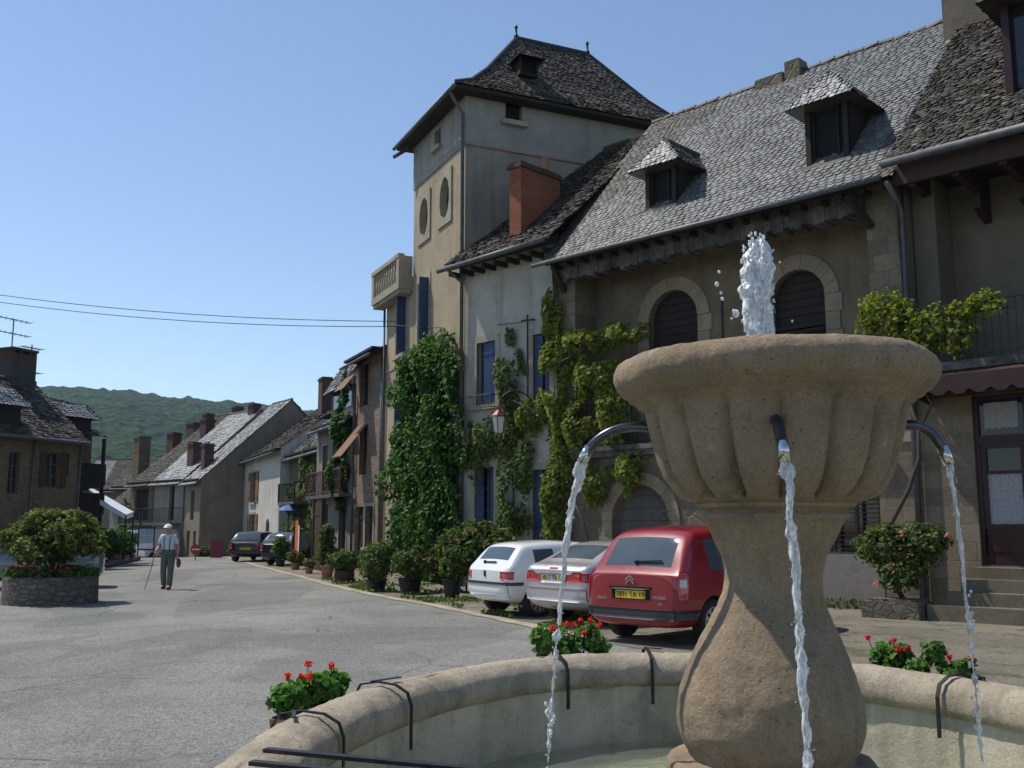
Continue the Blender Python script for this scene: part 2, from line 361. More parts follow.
def vergem():
    m,nt,b,out=newmat('gravel_verge'); N=NT(nt)
    gr=N.noise(30,6,.8); big=N.noise(.5,6,.65,dist=.6); md=N.noise(1.6,7,.7,N.map((1,1,1),(5,2,0)))
    col=N.mix(N.ramp(big,[(.4,0),(.6,1)]),(.24,.21,.165),(.18,.165,.135))
    col=N.mix(N.math('MULTIPLY',N.ramp(md,[(.52,0),(.62,1)]),.75),col,(.085,.10,.04))
    col=N.mix(.8,col,N.ramp(gr,[(.25,.02),(.75,.98)]),'OVERLAY')
    N.L(col,b.inputs['Base Color']); b.inputs['Roughness'].default_value=.95; b.inputs['Specular IOR Level'].default_value=.15
    N.bump(gr,.9,.03,b); return m
def landm(name,a,b_,c,sc=.02):
    m,nt,b,out=newmat(name); N=NT(nt)
    big=N.noise(sc*.25,5,.6); v=N.vor(sc*3,None); f=N.noise(sc*6,6,.7)
    col=N.mix(N.ramp(f,[(.35,0),(.65,1)]),a,b_)
    fld=N.noise(sc*.16,4,.45,N.map((1,1,2),(900,300,0)),.4)
    col=N.mix(N.ramp(fld,[(.64,0),(.66,1)]),col,c)
    N.L(col,b.inputs['Base Color']); b.inputs['Roughness'].default_value=1; b.inputs['Specular IOR Level'].default_value=0
    N.bump(v,1.,10,b); return m
M['asphalt']=groundm(); M['verge']=vergem()
M['land']=landm('open_land',(.05,.07,.03),(.08,.09,.04),(.14,.13,.06),.03)
M['forest']=landm('hill_forest',(.005,.018,.009),(.05,.08,.03),(.13,.14,.07),.022)
# ------------------------------------------------------------ builders
def slates(mb,P,sw,sh,colf,jit=1.,thick=.012,rag=.0,seed=1):
    """P = eaveLeft, eaveRight, ridgeRight, ridgeLeft (planar). courses of overlapping cut slates over an under-sheet"""
    rn=random.Random(seed)
    a,b,c,d=[Vector(p) for p in P]
    U=(b-a).normalized(); Nn=U.cross(d-a).normalized()
    V=Nn.cross(U).normalized()
    if V.z<0: V=-V; Nn=-Nn
    uv=[((p-a).dot(U),(p-a).dot(V)) for p in (a,b,c,d)]
    H=max(uv[2][1],uv[3][1])
    mb.add([a,b,c,d],[(0,1,2,3)],tuple(q*.5 for q in colf(.5*abs(uv[1][0]),.3,rn)))
    nr=max(1,int(H/sh))
    sh=H/nr
    for r in range(nr):
        v0=r*sh
        tl=v0/max(uv[3][1],1e-6); tr=v0/max(uv[2][1],1e-6)
        uL=uv[0][0]+(uv[3][0]-uv[0][0])*min(1,tl); uR=uv[1][0]+(uv[2][0]-uv[1][0])*min(1,tr)
        if uR-uL<.05: continue
        u=uL-(.5*sw if r%2 else 0)
        while u<uR:
            w=sw*(1+rn.uniform(-.22,.22)*jit)
            u0=max(u,uL); u1=min(u+w,uR)
            if u1-u0>.25*sw:
                dv=rn.uniform(-.12,.12)*sh*jit; lift=thick*(1.3+rn.uniform(-.6,1.1)*jit); tw=rn.uniform(-.5,.5)*thick*jit
                lo=v0+dv-.1*sh; hi=v0+sh*1.15
                g=.012*min(1,sw/.2); cx=.22*(u1-u0)
                def q(uu,vv,n): return a+U*uu+V*vv+Nn*n
                l1=lift+tw+thick*.3; l2=lift-tw+thick*.3
                top=[q(u0+g,lo+.3*sh,l1),q(u0+g+cx,lo,l1),q(u1-g-cx,lo,l2),q(u1-g,lo+.3*sh,l2),q(u1-g,hi,.002),q(u0+g,hi,.002)]
                bot=[p-Nn*thick for p in top[:4]]
                col=colf((u0+u1)/2,(v0+sh/2),rn)
                mb.add(top+bot,[(0,1,2,3,4,5),(6,7,1,0),(7,8,2,1),(8,9,3,2)],col)
            u+=w
def cgrey(u,v,rn):
    k=rn.uniform(.66,1.22); h=rn.uniform(-.012,.018); return (.17*k+h,.176*k+h*.8,.178*k)
def cold(u,v,rn):
    k=rn.uniform(.45,1.35)
    if rn.random()<.06: k*=1.9
    return (.088*k,.078*k,.066*k)
def clight(u,v,rn):
    k=rn.uniform(.82,1.15); return (.27*k,.275*k,.28*k)
def wall(mb,x0,x1,z0,z1,ops=(),y=0,dep=.22,tf=None):
    """front skin with real openings. op=(x0,x1,z0,z1[,rise]) ; rise>0 makes an arched head"""
    t=tf or (lambda p:p)
    xs=sorted({x0,x1}|{q for o in ops for q in o[:2] if x0<q<x1}); zs=sorted({z0,z1}|{q for o in ops for q in o[2:4] if z0<q<z1})
    for i in range(len(xs)-1):
        for j in range(len(zs)-1):
            cx,cz=(xs[i]+xs[i+1])/2,(zs[j]+zs[j+1])/2
            if any(o[0]<cx<o[1] and o[2]<cz<o[3] for o in ops): continue
            mb.add([t(p) for p in ((xs[i],y,zs[j]),(xs[i+1],y,zs[j]),(xs[i+1],y,zs[j+1]),(xs[i],y,zs[j+1]))],[(0,1,2,3)])
    for o in ops:
        a,b,c,d=o[:4]; rise=o[4] if len(o)>4 else 0
        sp=d-rise
        pts=[(a,c),(a,sp)]
        if rise:
            n=16; ax=(a+b)/2; hw=(b-a)/2
            arc=[(ax-hw*math.cos(PI*k/n),sp+rise*math.sin(PI*k/n)) for k in range(n+1)]
            for k in range(n):
                p,q=arc[k],arc[k+1]
                mb.add([t(s) for s in ((p[0],y,p[1]),(q[0],y,q[1]),(q[0],y,d),(p[0],y,d))],[(0,1,2,3)])
            pts+=arc[1:-1]
        pts+=[(b,sp),(b,c)]
        n=len(pts)
        mb.add([t((p[0],y,p[1])) for p in pts]+[t((p[0],y+dep,p[1])) for p in pts],[(k,(k+1)%n,(k+1)%n+n,k+n) for k in range(n)])
def arch_ring(mb,x0,x1,zs,rise,w,y0,y1,n=11):
    """voussoirs, butted with small joints"""
    cx=(x0+x1)/2; hw=(x1-x0)/2
    for k in range(n):
        t0=PI*k/n+.004; t1=PI*(k+1)/n-.004
        P=[]
        for t in (t0,(t0+t1)/2,t1):
            P.append(((cx-hw*math.cos(t),zs+rise*math.sin(t)),(cx-(hw+w)*math.cos(t),zs+(rise+w)*math.sin(t))))
        yy=y0-random.uniform(0,.012)
        inner=[p[0] for p in P]; outer=[p[1] for p in P][::-1]
        mb.prism(inner+outer,yy,y1)
def louvre(mb,x0,x1,z0,z1,y,pitch=.09,fr=.05):
    mb.box(x0,x0+fr,y,y+.04,z0,z1); mb.box(x1-fr,x1,y,y+.04,z0,z1)
    for zz in (z0,(z0+z1)/2,z1-fr): mb.box(x0+fr,x1-fr,y+.002,y+.038,zz,zz+fr)
    z=z0+fr
    while z<z1-fr:
        mb.hexa([(x0+fr,y+.004,z),(x1-fr,y+.004,z),(x1-fr,y+.034,z+pitch*.6),(x0+fr,y+.034,z+pitch*.6)],
                [(x0+fr,y+.004,z+.012),(x1-fr,y+.004,z+.012),(x1-fr,y+.034,z+pitch*.6+.012),(x0+fr,y+.034,z+pitch*.6+.012)])
        z+=pitch
def boards(mb,x0,x1,z0,z1,y,w=.11,th=.04):
    n=max(1,round((x1-x0)/w)); w=(x1-x0)/n
    for i in range(n): 
        d=random.uniform(0,.006); mb.box(x0+i*w+.004,x0+(i+1)*w-.004,y-d,y+th,z0,z1)
    for z in (z0+.15*(z1-z0),z0+.8*(z1-z0)): mb.box(x0+.02,x1-.02,y-.028,y-.008,z,z+.09)
def window(par,x0,x1,z0,z1,y,fmat,rows=2,name='window',tf=None,pmat=None):
    m=MB(tf); f=.055
    m.box(x0,x0+f,y,y+.05,z0,z1); m.box(x1-f,x1,y,y+.05,z0,z1); m.box(x0+f,x1-f,y,y+.05,z0,z0+f); m.box(x0+f,x1-f,y,y+.05,z1-f,z1)
    cx=(x0+x1)/2; m.box(cx-.03,cx+.03,y-.004,y+.048,z0+f,z1-f)
    for k in range(1,rows+1):
        zz=z0+(z1-z0)*k/(rows+1)
        m.box(x0+f,cx-.03,y+.01,y+.04,zz-.015,zz+.015); m.box(cx+.03,x1-f,y+.01,y+.04,zz-.015,zz+.015)
    w=m.build(name,M[fmat],par)
    g=MB(tf); g.quad((x0+.01,y+.03,z0+.01),(x1-.01,y+.03,z0+.01),(x1-.01,y+.03,z1-.01),(x0+.01,y+.03,z1-.01))
    g.build('pane',pmat or M['glass'],w)
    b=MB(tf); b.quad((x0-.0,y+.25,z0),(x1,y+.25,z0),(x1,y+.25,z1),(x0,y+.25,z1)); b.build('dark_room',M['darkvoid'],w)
    return w
def shutters_open(par,x0,x1,z0,z1,y,mat,w=None,label=None):
    """a pair of board shutters folded back on the wall, slightly proud"""
    w=w or (x1-x0)/2
    for s,xa,xb in ((0,x0-w-.03,x0-.03),(1,x1+.03,x1+w+.03)):
        m=MB(); boards(m,xa,xb,z0,z1,y-.07,.1,.03); m.build('shutter',mat,par)
def shutters_closed(par,x0,x1,z0,z1,y,mat,lv=False):
    c=(x0+x1)/2
    for xa,xb in ((x0+.01,c-.006),(c+.006,x1-.01)):
        m=MB(); (louvre if lv else boards)(m,xa,xb,z0+.01,z1-.01,y); m.build('shutter',mat,par)
def surround(mb,x0,x1,z0,z1,w,y0,y1,sill=True):
    mb.box(x0-w,x0,y0,y1,z0,z1+w); mb.box(x1,x1+w,y0,y1,z0,z1+w); mb.box(x0,x1,y0,y1,z1,z1+w)
    if sill: mb.box(x0-w-.03,x1+w+.03,y0-.09,y1,z0-.13,z0)
def leafmesh(name,C,Nm,size,mat,parent,tint,asp=1.5,vs=.35):
    """one mesh of many folded leaves: C centres, Nm normals, size (array)"""
    n=len(C)
    if parent is not None and parent.name in OFF: C=C-np.array(OFF[parent.name])
    Nm=Nm/np.linalg.norm(Nm,axis=1,keepdims=True)
    rv=rs.normal(size=(n,3)); A=np.cross(Nm,rv); A/=np.linalg.norm(A,axis=1,keepdims=True)+1e-9; B=np.cross(Nm,A)
    s=np.asarray(size).reshape(-1,1)*np.ones((n,1))*(1+vs*rs.uniform(-1,1,(n,1)))
    fold=Nm*s*.22
    P=np.empty((n,6,3))
    P[:,0]=C-A*s*.5*asp; P[:,1]=C-A*s*.12*asp+B*s*.5+fold; P[:,2]=C+A*s*.3*asp+B*s*.36+fold
    P[:,3]=C+A*s*.5*asp; P[:,4]=C+A*s*.3*asp-B*s*.36+fold; P[:,5]=C-A*s*.12*asp-B*s*.5+fold
    me=bpy.data.meshes.new(name); me.vertices.add(n*6); me.vertices.foreach_set('co',P.reshape(-1))
    me.loops.add(n*8); me.polygons.add(n*2)
    idx=np.arange(n)[:,None]*6+np.array([0,3,2,1,0,5,4,3])[None,:] 
    me.loops.foreach_set('vertex_index',idx.reshape(-1).astype(np.int32))
    me.polygons.foreach_set('loop_start',(np.arange(n*2)*4).astype(np.int32))
    try: me.polygons.foreach_set('loop_total',np.full(n*2,4,np.int32))
    except Exception: pass
    me.update(calc_edges=True); me.validate()
    a=me.attributes.new('tint','FLOAT_COLOR','FACE')
    col=np.ones((n,4)); col[:,:3]=tint
    a.data.foreach_set('color',np.repeat(col,2,axis=0).reshape(-1))
    me.materials.append(mat); o=bpy.data.objects.new(name,me); return link(o,parent)
def tints(n,lo=.6,hi=1.4,warm=.15):
    k=rs.uniform(lo,hi,(n,1)); t=np.ones((n,3))*k; w=rs.uniform(-warm,warm,n); t[:,0]*=1+w*1.5; t[:,2]*=1-w; return t
def blobs(n,cs,up=.35):
    """points through the volume of several ellipsoids cs=(x,y,z,rx,ry,rz); denser near the skin, uneven outline"""
    w=np.array([c[3]*c[4]+c[4]*c[5]+c[3]*c[5] for c in cs]); w/=w.sum()
    k=rs.choice(len(cs),n,p=w); c=np.array(cs)[k]
    d=rs.normal(size=(n,3)); d/=np.linalg.norm(d,axis=1,keepdims=True)
    r=1-np.abs(rs.normal(0,.28,(n,1))); r=np.clip(r,.1,1.25)+rs.normal(0,.05,(n,1))
    lump=1+.16*np.sin(d[:,0:1]*7+k[:,None])*np.cos(d[:,2:3]*6+2*k[:,None])+.1*np.sin(d[:,1:2]*13)
    P=c[:,:3]+d*r*lump*c[:,3:6]
    mr=float(np.mean([q[3] for q in cs])); fq=1.9/mr
    keep=np.array([noise.noise(Vector(p)*fq)+.7*noise.noise(Vector(p)*fq*2.3)>-.22 for p in P]); P=P[keep]; d=d[keep]; n=len(P)
    Nn=d+np.array([0,0,up])+rs.normal(0,.55,(n,3)); return P,Nn
def crown(name,n,cs,size,mat,parent,lo=.55,hi=1.4,up=.35,asp=1.5):
    P,Nn=blobs(int(n*1.25),cs,up); n=len(P); return leafmesh(name,P,Nn,size,mat,parent,tints(n,lo,hi),asp)
def flowers(name,centres,per,rad,size,mat,parent):
    C=np.repeat(np.array(centres),per,axis=0); n=len(C)
    d=rs.normal(size=(n,3)); d/=np.linalg.norm(d,axis=1,keepdims=True)
    return leafmesh(name,C+d*rad*rs.uniform(.3,1,(n,1)),d+[0,-.2,.4],size,mat,parent,tints(n,.7,1.3,.1),1.0)
def climber(name,n,segs,size,mat,parent,thick=.25,lo=.5,hi=1.45,hole=-.12,yb=0):
    """leaves hugging a wall: segs = list of (x,z,rx,rz) patches in frame coords, y toward -"""
    w=np.array([s[2]*s[3] for s in segs]); w/=w.sum(); k=rs.choice(len(segs),n,p=w); s=np.array(segs)[k]
    th=rs.uniform(0,2*PI,n); r=np.sqrt(rs.uniform(0,1,n))*(1+.22*np.sin(th*5+k)+.12*np.sin(th*11))
    x=s[:,0]+s[:,2]*r*np.cos(th); z=s[:,1]+s[:,3]*r*np.sin(th)
    bulge=thick*(.35+.65*(1-r**2).clip(0,1))*(1+.5*np.sin(x*4+z*2.3))
    y=yb-.03-bulge*rs.beta(3,1,n)
    keep=np.array([noise.noise(Vector((a*1.5,c_*1.2,3)))+.6*noise.noise(Vector((a*4,c_*3.5,8)))>hole for a,c_ in zip(x,z)]); x=x[keep];y=y[keep];z=z[keep]; n=len(x)
    P=np.stack([x,y,z],1); Nn=np.stack([rs.normal(0,.5,n),-1+rs.normal(0,.4,n),.55+rs.normal(0,.4,n)],1)
    return leafmesh(name,P,Nn,size,mat,parent,tints(n,lo,hi),1.25)
def evalmesh(o):
    dg=bpy.context.evaluated_depsgraph_get(); dg.update()
    me=bpy.data.meshes.new_from_object(o.evaluated_get(dg),depsgraph=dg); return me
def skin(name,verts,edges,radii,mat,parent,sub=2,root=0,loc=None):
    me=bpy.data.meshes.new(name); me.from_pydata(verts,edges,[]); o=bpy.data.objects.new(name,me); COL.objects.link(o)
    md=o.modifiers.new('s','SKIN'); md.use_smooth_shade=True
    for i,r in enumerate(radii):
        r=r if isinstance(r,tuple) else (r,r)
        me.skin_vertices[0].data[i].radius=r
    me.skin_vertices[0].data[root].use_root=True
    sb=o.modifiers.new('u','SUBSURF'); sb.levels=sub; sb.render_levels=sub
    m2=evalmesh(o); bpy.data.objects.remove(o); m2.materials.clear(); 
    return finish(name,m2,mat,parent,True)
def subdiv(mb,levels,mats,name='tmp',extra=None):
    me=mb.mesh(name); 
    for m in mats: me.materials.append(m)
    o=bpy.data.objects.new(name,me); COL.objects.link(o)
    sb=o.modifiers.new('u','SUBSURF'); sb.levels=levels; sb.render_levels=levels
    return o
def textmesh(s,size,mat,parent,mtx,name='lettering',ext=.002):
    cu=bpy.data.curves.new('txt','FONT'); cu.body=s; cu.size=size; cu.align_x='CENTER'; cu.align_y='CENTER'; cu.extrude=ext
    o=bpy.data.objects.new('txt',cu); COL.objects.link(o); me=evalmesh(o); bpy.data.objects.remove(o)
    me.transform(mtx); me.materials.clear(); return finish(name,me,mat,parent)
def icoglob(mb,c,r,sq=(1,1,1)): mb.ball(c,r,None,7,5,sq)
# ------------------------------------------------------------ camera, world, sun
cam=bpy.data.cameras.new('camera'); co=bpy.data.objects.new('camera',cam); COL.objects.link(co)
co.location=(0,0,1.65); co.rotation_euler=(R(90+8.13),0,0); cam.sensor_width=36; cam.lens=1000/1024*36; cam.clip_end=20000; cam.clip_start=.05
S.camera=co
SUN=Vector((-.47,.22,.855)).normalized()
w=bpy.data.worlds.new('World'); S.world=w; w.use_nodes=True; nt=w.node_tree; bg=nt.nodes['Background']
sky=nt.nodes.new('ShaderNodeTexSky'); sky.sky_type='NISHITA'; sky.sun_disc=False
sky.sun_elevation=math.asin(SUN.z); sky.sun_rotation=math.atan2(SUN.x,SUN.y)
sky.air_density=1.0; sky.dust_density=.1; sky.ozone_density=1.6; sky.altitude=200
nt.links.new(sky.outputs[0],bg.inputs[0]); bg.inputs[1].default_value=.145
sl=bpy.data.lights.new('sun','SUN'); sl.energy=4.4; sl.angle=R(.53); sl.color=(1,.94,.84)
so=bpy.data.objects.new('sun',sl); so.rotation_euler=SUN.to_track_quat('Z','Y').to_euler(); COL.objects.link(so)
S.view_settings.view_transform='Standard'; S.view_settings.look='None'; S.view_settings.gamma=1; S.view_settings.exposure=.08
# ------------------------------------------------------------ terrain
def terr(x,y):
    s=y*.93-x*.36
    if s<58: return 0.
    t=s-58
    return -min(.00035*t*t+.05*t, 6+.05*t) if t<800 else -46.
def build_ground():
    vs=[(0,0,-.03)];fs=[]
    rad=[4,8,13,18,24,30,36,42,48,54,58,62,66,70,75,80,88,96,106,118,132,150,180,220,280,360,480,700,1000,1500,2100,2650]
    n=120
    for r in rad:
        for k in range(n):
            t=2*PI*k/n; x,y=r*math.cos(t),r*math.sin(t); q=terr(x,y); vs.append((x,y,q-.03 if q==0 and r<50 else max(q-.35,-46)))
    for k in range(n): fs.append((0,1+k,1+(k+1)%n))
    for j in range(len(rad)-1):
        for k in range(n): fs.append((1+j*n+k,1+(j+1)*n+k,1+(j+1)*n+(k+1)%n,1+j*n+(k+1)%n))
    me=bpy.data.meshes.new('ground'); me.from_pydata(vs,[],fs); o=finish('ground',me,M['land'],None,True); tag(o,'open ground around and below the town','ground',kind='structure')
build_ground()
def sheet(name,poly_fn,us,vs_,mat,dz):
    V=[];F=[]
    for u in us:
        for v in vs_: 
            x,y=poly_fn(u,v); V.append((x,y,terr(x,y)+dz))
    m=len(vs_)
    for i in range(len(us)-1):
        for j in range(m-1): F.append((i*m+j,(i+1)*m+j,(i+1)*m+j+1,i*m+j+1))
    me=bpy.data.meshes.new(name); me.from_pydata(V,[],F); o=finish(name,me,mat,None); o['kind']='structure'; return o
# plaza asphalt: one big sheet following the terrain
xs=np.linspace(-32,40,60); ys=np.concatenate([np.linspace(-14,54,30),np.linspace(55,80,30)])
a=sheet('plaza_asphalt',lambda u,v:(u,v),list(xs),list(ys),M['asphalt'],.012); tag(a,'grey asphalt of the sloping village square','road')
KERB=[(3.6,9.5),(2.45,12.6),(1.45,14.4),(.80,15.92),(.0,17.83),(-.84,19.71),(-1.8,21.78),(-2.79,23.6),(-3.98,26.1),(-5.35,29.4),(-7.2,34.2),(-10.6,42.6),(-15.4,55.),(-17.6,60.)]
def kpt(t):
    t=max(0,min(len(KERB)-1.0001,t)); i=int(t); f=t-i
    return (KERB[i][0]*(1-f)+KERB[i+1][0]*f, KERB[i][1]*(1-f)+KERB[i+1][1]*f)
def vfn(u,v):
    x,y=kpt(u); return (x+v*.9,y+v*.42)
v=sheet('parking_verge',vfn,list(np.linspace(0,len(KERB)-1.01,70)),list(np.linspace(0,16,16)),M['verge'],.018); tag(v,'gravel and weedy verge in front of the houses','verge')
def kfn(u,v):
    x,y=kpt(u); return (x+(v-.5)*.26+.03*math.sin(u*9),y+(v-.5)*.1)
k=sheet('kerb_strip',kfn,list(np.linspace(2.3,len(KERB)-1.01,110)),[0,1],M['trim'],.024); tag(k,'pale flush stone edging strip between road and verge','kerb')
# hills
def build_hills():
    def ridge(az):   # az degrees; elevation ratio of the skyline
        p=[(-60,.10),(-40,.118),(-30,.128),(-25.5,.137),(-23.5,.140),(-21.5,.138),(-19,.131),(-17,.127),(-15,.126),(-13,.124),(-8,.11),(0,.10),(15,.09),(60,.08)]
        for i in range(len(p)-1):
            if p[i][0]<=az<=p[i+1][0]:
                f=(az-p[i][0])/(p[i+1][0]-p[i][0]); return p[i][1]*(1-f)+p[i+1][1]*f
        return .08
    azs=np.concatenate([np.linspace(-60,-30,40),np.linspace(-29.8,-8,220),np.linspace(-7,60,30)])
    rr=np.concatenate([np.linspace(350,1700,110),np.linspace(1720,2600,12)])
    V=[];F=[]
    for az in azs:
        top=(ridge(az)-.009)*1650
        for r in rr:
            t=min(1,max(0,(r-420)/1230)); sm=t*t*(3-2*t)
            x,y=r*math.sin(R(az)),r*math.cos(R(az))
            z=-48+(top+50)*(.75*t+.25*sm) if r<1650 else top-(r-1650)*.1
            z+=(noise.noise(Vector((x*.004,y*.004,0)))*26+noise.noise(Vector((x*.013,y*.013,3)))*9)*min(1,t*2)*(1 if r<1500 else .35)
            z+=(noise.noise(Vector((x*.05,y*.05,7)))*5+noise.noise(Vector((x*.11,y*.11,1)))*3.)*(1 if t>0 else 0)
            V.append((x,y,z))
    m=len(rr)
    for i in range(len(azs)-1):
        for j in range(m-1): F.append((i*m+j,i*m+j+1,(i+1)*m+j+1,(i+1)*m+j))
    me=bpy.data.meshes.new('hills'); me.from_pydata(V,[],F); o=finish('hills',me,M['forest'],None,True); tag(o,'wooded hillside beyond the village','hills',kind='structure')
build_hills()
# haze
hz=MB(); hz.box(-2720,2720,-2720,2720,-90,300); h=hz.build('haze',None); h['kind']='stuff'; h['label']='thin summer haze in the air'; h['category']='haze'
mm=bpy.data.materials.new('haze_air'); mm.use_nodes=True; n_=mm.node_tree; n_.nodes.clear(); oo=n_.nodes.new('ShaderNodeOutputMaterial'); pv=n_.nodes.new('ShaderNodeVolumePrincipled')
pv.inputs['Color'].default_value=(.62,.80,1,1); pv.inputs['Density'].default_value=.00011; pv.inputs['Anisotropy'].default_value=.2
n_.links.new(pv.outputs[0],oo.inputs['Volume']); h.data.materials.append(mm)
# ============================================================ buildings
FM=Frame(-1.39,28.6,-44.4); FT=Frame(-1.39,28.6,-65.2); FL=Frame(-17.9,41.0,66.6)
def gutter(par,pts,r=.07,name='gutter'):
    MB().tube(pts,r,8).build(name,M['zinc'],par,True)
def pipe(par,pts,r=.045,name='downpipe'):
    m=MB(); m.tube(pts,r,8)
    m.build(name,M['zinc'],par,True)
# ---------------------------------------------------------------- TOWER HOUSE
t=FT.thing('tower_house','tall beige tower house with steep dark hipped roof and oval windows','house',-3.5,3)
D=8.0
# street face
O1=(-2.05,-1.2,11.1,12.5); O2=(-3.95,-3.1,11.05,12.4)
W1=(-4.05,-3.0,7.5,9.6); W2=(-6.3,-5.25,7.5,9.65); W3=(-6.35,-5.3,4.2,6.5); Dr=(-6.3,-5.1,.1,2.4); A1=(-2.62,-2.05,13.72,14.3)
m=MB(); wall(m,-4.62,0,-.3,13.0,[O1,O2,W1]); wall(m,-7.45,-4.62,-.3,9.6,[W2,W3,Dr])
m.quad((-7.45,.0,-.3),(-7.45,D,-.3),(-7.45,D,9.6),(-7.45,0,9.6)); m.quad((-4.62,0,9.6),(-4.62,D,9.6),(-4.62,D,13.0),(-4.62,0,13.0))
m.quad((-7.45,D,-.3),(0,D,-.3),(0,D,13.),(-7.45,D,13.)); m.quad((-7.45,0,9.6),(-4.62,0,9.6),(-4.62,D,9.6),(-7.45,D,9.6))
m.build('wall',M['tower'],t)
m=MB(); m.quad((0,0,-.3),(0,D,-.3),(0,D,13.0),(0,0,13.0)); m.build('side_wall',M['towershade'],t)
sd=lambda p:(-p[1],p[0],p[2])       # map facade coords to the right-hand side face (u along y, depth inward)
m=MB(); wall(m,-4.65,.03,13.0,14.7,[A1],y=-.03); wall(m,-.03,D,13.0,14.7,[(1.3,1.85,13.95,14.5)],y=-.03,tf=sd); m.quad((-4.65,0,13),(-4.65,D,13),(-4.65,D,14.7),(-4.65,0,14.7)); m.quad((-4.65,D,13),(0,D,13),(0,D,14.7),(-4.65,D,14.7))
m.quad((-4.65,-.03,13),(0.03,-.03,13),(.03,D,13),(-4.65,D,13))
m.build('upper_wall',M['towergrey'],t)
m=MB(); m.box(.032,.045,-.03,D,12.97,13.03); m.build('painted_line',flat('faded_pink_paint',(.34,.19,.16),.9,var=.3),t)
for (a,b,c,d) in (A1,):
    g=MB(); g.quad((a,.15,c),(b,.15,c),(b,.15,d),(a,.15,d)); g.build('attic_opening',M['darkvoid'],t)
    s=MB(); s.box(a-.08,b+.08,-.16,.1,c-.14,c); s.build('sill',M['trim'],t)
g=MB(sd); g.quad((1.3,.15,13.95),(1.85,.15,13.95),(1.85,.15,14.5),(1.3,.15,14.5)); g.build('attic_opening',M['darkvoid'],t)
g=MB(sd); g.box(1.15,2.0,-.2,.1,13.8,13.95); g.build('sill',M['trim'],t)
def octo(a,b,c,d,y0,y1,inner=True):
    cx=(a+b)/2;cz=(c+d)/2
    return cx,cz
for o in (O1,O2):
    a,b,c,d=o; cx,cz=(a+b)/2,(c+d)/2; hw,hh=(b-a)/2,(d-c)/2
    m=MB(); w=.17
    oct_=[(cx+hw*math.cos(q)*.98,cz+hh*math.sin(q)*.98) for q in [2*PI*(k+.5)/12 for k in range(12)]]
    sq=[]
    for (x,z) in oct_:
        s=max(abs(x-cx)/(hw+w),abs(z-cz)/(hh+w)); sq.append((cx+(x-cx)/s,cz+(z-cz)/s))
    for k in range(12):
        p,q=oct_[k],oct_[(k+1)%12]; P,Q=sq[k],sq[(k+1)%12]
        if abs(P[0]-Q[0])>.01 and abs(P[1]-Q[1])>.01:
            cr=(P[0] if abs(abs(P[0]-cx)-(hw+w))<.01 else Q[0], P[1] if abs(abs(P[1]-cz)-(hh+w))<.01 else Q[1])
            m.prism([p,q,Q,cr,P],-.05,.2)
        else: m.prism([p,q,Q,P],-.05,.2)
    wn=m.build('oval_window',M['trim'],t)
    window(wn,a-.05,b+.05,c-.05,d+.05,.18,'greywood',3,'frame')
BLUE=M['blue']
for o,mt in ((W1,M['blue']),(W2,M['blue']),(W3,M['bluegrey'])):
    w=window(t,*o,.14,'greywood',3)
    m=MB(); surround(m,*o,.14,-.03,.1); m.build('window_surround',M['trim'],t)
    cx=(o[0]+o[1])/2
    m=MB(); louvre(m,o[0]+.02,cx-.02,o[2]+.02,o[3]-.02,.02); m.build('shutter',mt,t)
    m=MB(); m.box(o[1]-.04,o[1]+.0,-.34,.1,o[2]+.02,o[3]-.02); m.build('shutter',mt,t)
m=MB(); boards(m,Dr[0],Dr[1],.1,2.4,.12); m.build('door',M['blue'],t)
m=MB(); surround(m,*Dr,.16,-.03,.1,False); m.build('door_surround',M['trim'],t)
m=MB(); m.box(-7.45,-4.7,-.03,0.0,7.08,7.16); m.build('string_course',M['trim'],t)
# terrace with balusters
b=MB(); b.box(-7.75,-4.66,-.5,.0,9.55,9.8); b.box(-7.7,-4.68,-.44,-.05,9.42,9.55)
b.box(-7.75,-4.66,-.52,-.30,10.62,10.76); b.box(-7.75,-7.5,-.50,-.3,9.8,10.62); b.box(-4.92,-4.66,-.50,-.3,9.8,10.62)
b.box(-4.9,-4.68,-.3,0,9.8,10.7); b.box(-7.72,-7.52,-.3,D,9.8,10.7); b.box(-4.9,-4.66,0,D,9.6,10.0)
bl=b.build('terrace_parapet',M['trim'],t)
for k in range(9):
    x=-7.3+k*.28
    MB().lathe([(.05,9.8),(.06,9.86),(.035,9.92),(.075,10.1),(.06,10.25),(.03,10.45),(.055,10.56),(.055,10.62)],10,x,-.4).build('baluster',M['trim'],bl,True)
# roof
ov=.5; ex0,ex1,ey0,ey1=-4.65-ov,.03+ov,-.03-ov,D+ov
rt=MB()
def ring(f,z,rx=-2.3,ry0=2.75,ry1=5.5):
    x0=ex0+(rx-ex0)*f; x1=ex1+(rx-ex1)*f; y0=ey0+(ry0-ey0)*f; y1=ey1+(ry1-ey1)*f
    return [(x0,y0,z),(x1,y0,z),(x1,y1,z),(x0,y1,z)]
lev=[(0,14.62),(.24,15.12),(.5,15.98),(1,18.0)]
for i in range(3):
    A=ring(*lev[i]);B=ring(*lev[i+1])
    for k in range(4):
        slates(rt,[A[k],A[(k+1)%4],B[(k+1)%4],B[k]],.2,.13,cold,1.2,.016,seed=i*4+k)
rt.tube([(-2.3,2.75,18.02),(-2.3,5.5,18.02)],.09,6,(.06,.055,.05))
for (cx,cy) in ((1,1),(1,2),(0,1),(0,2)): pass
for k in range(4):
    pts=[Vector(ring(f,z)[k])+Vector((0,0,.03)) for f,z in lev]; rt.tube(pts,.06,6,(.06,.055,.05))
roof=rt.build('roof',M['oldslate'],t)
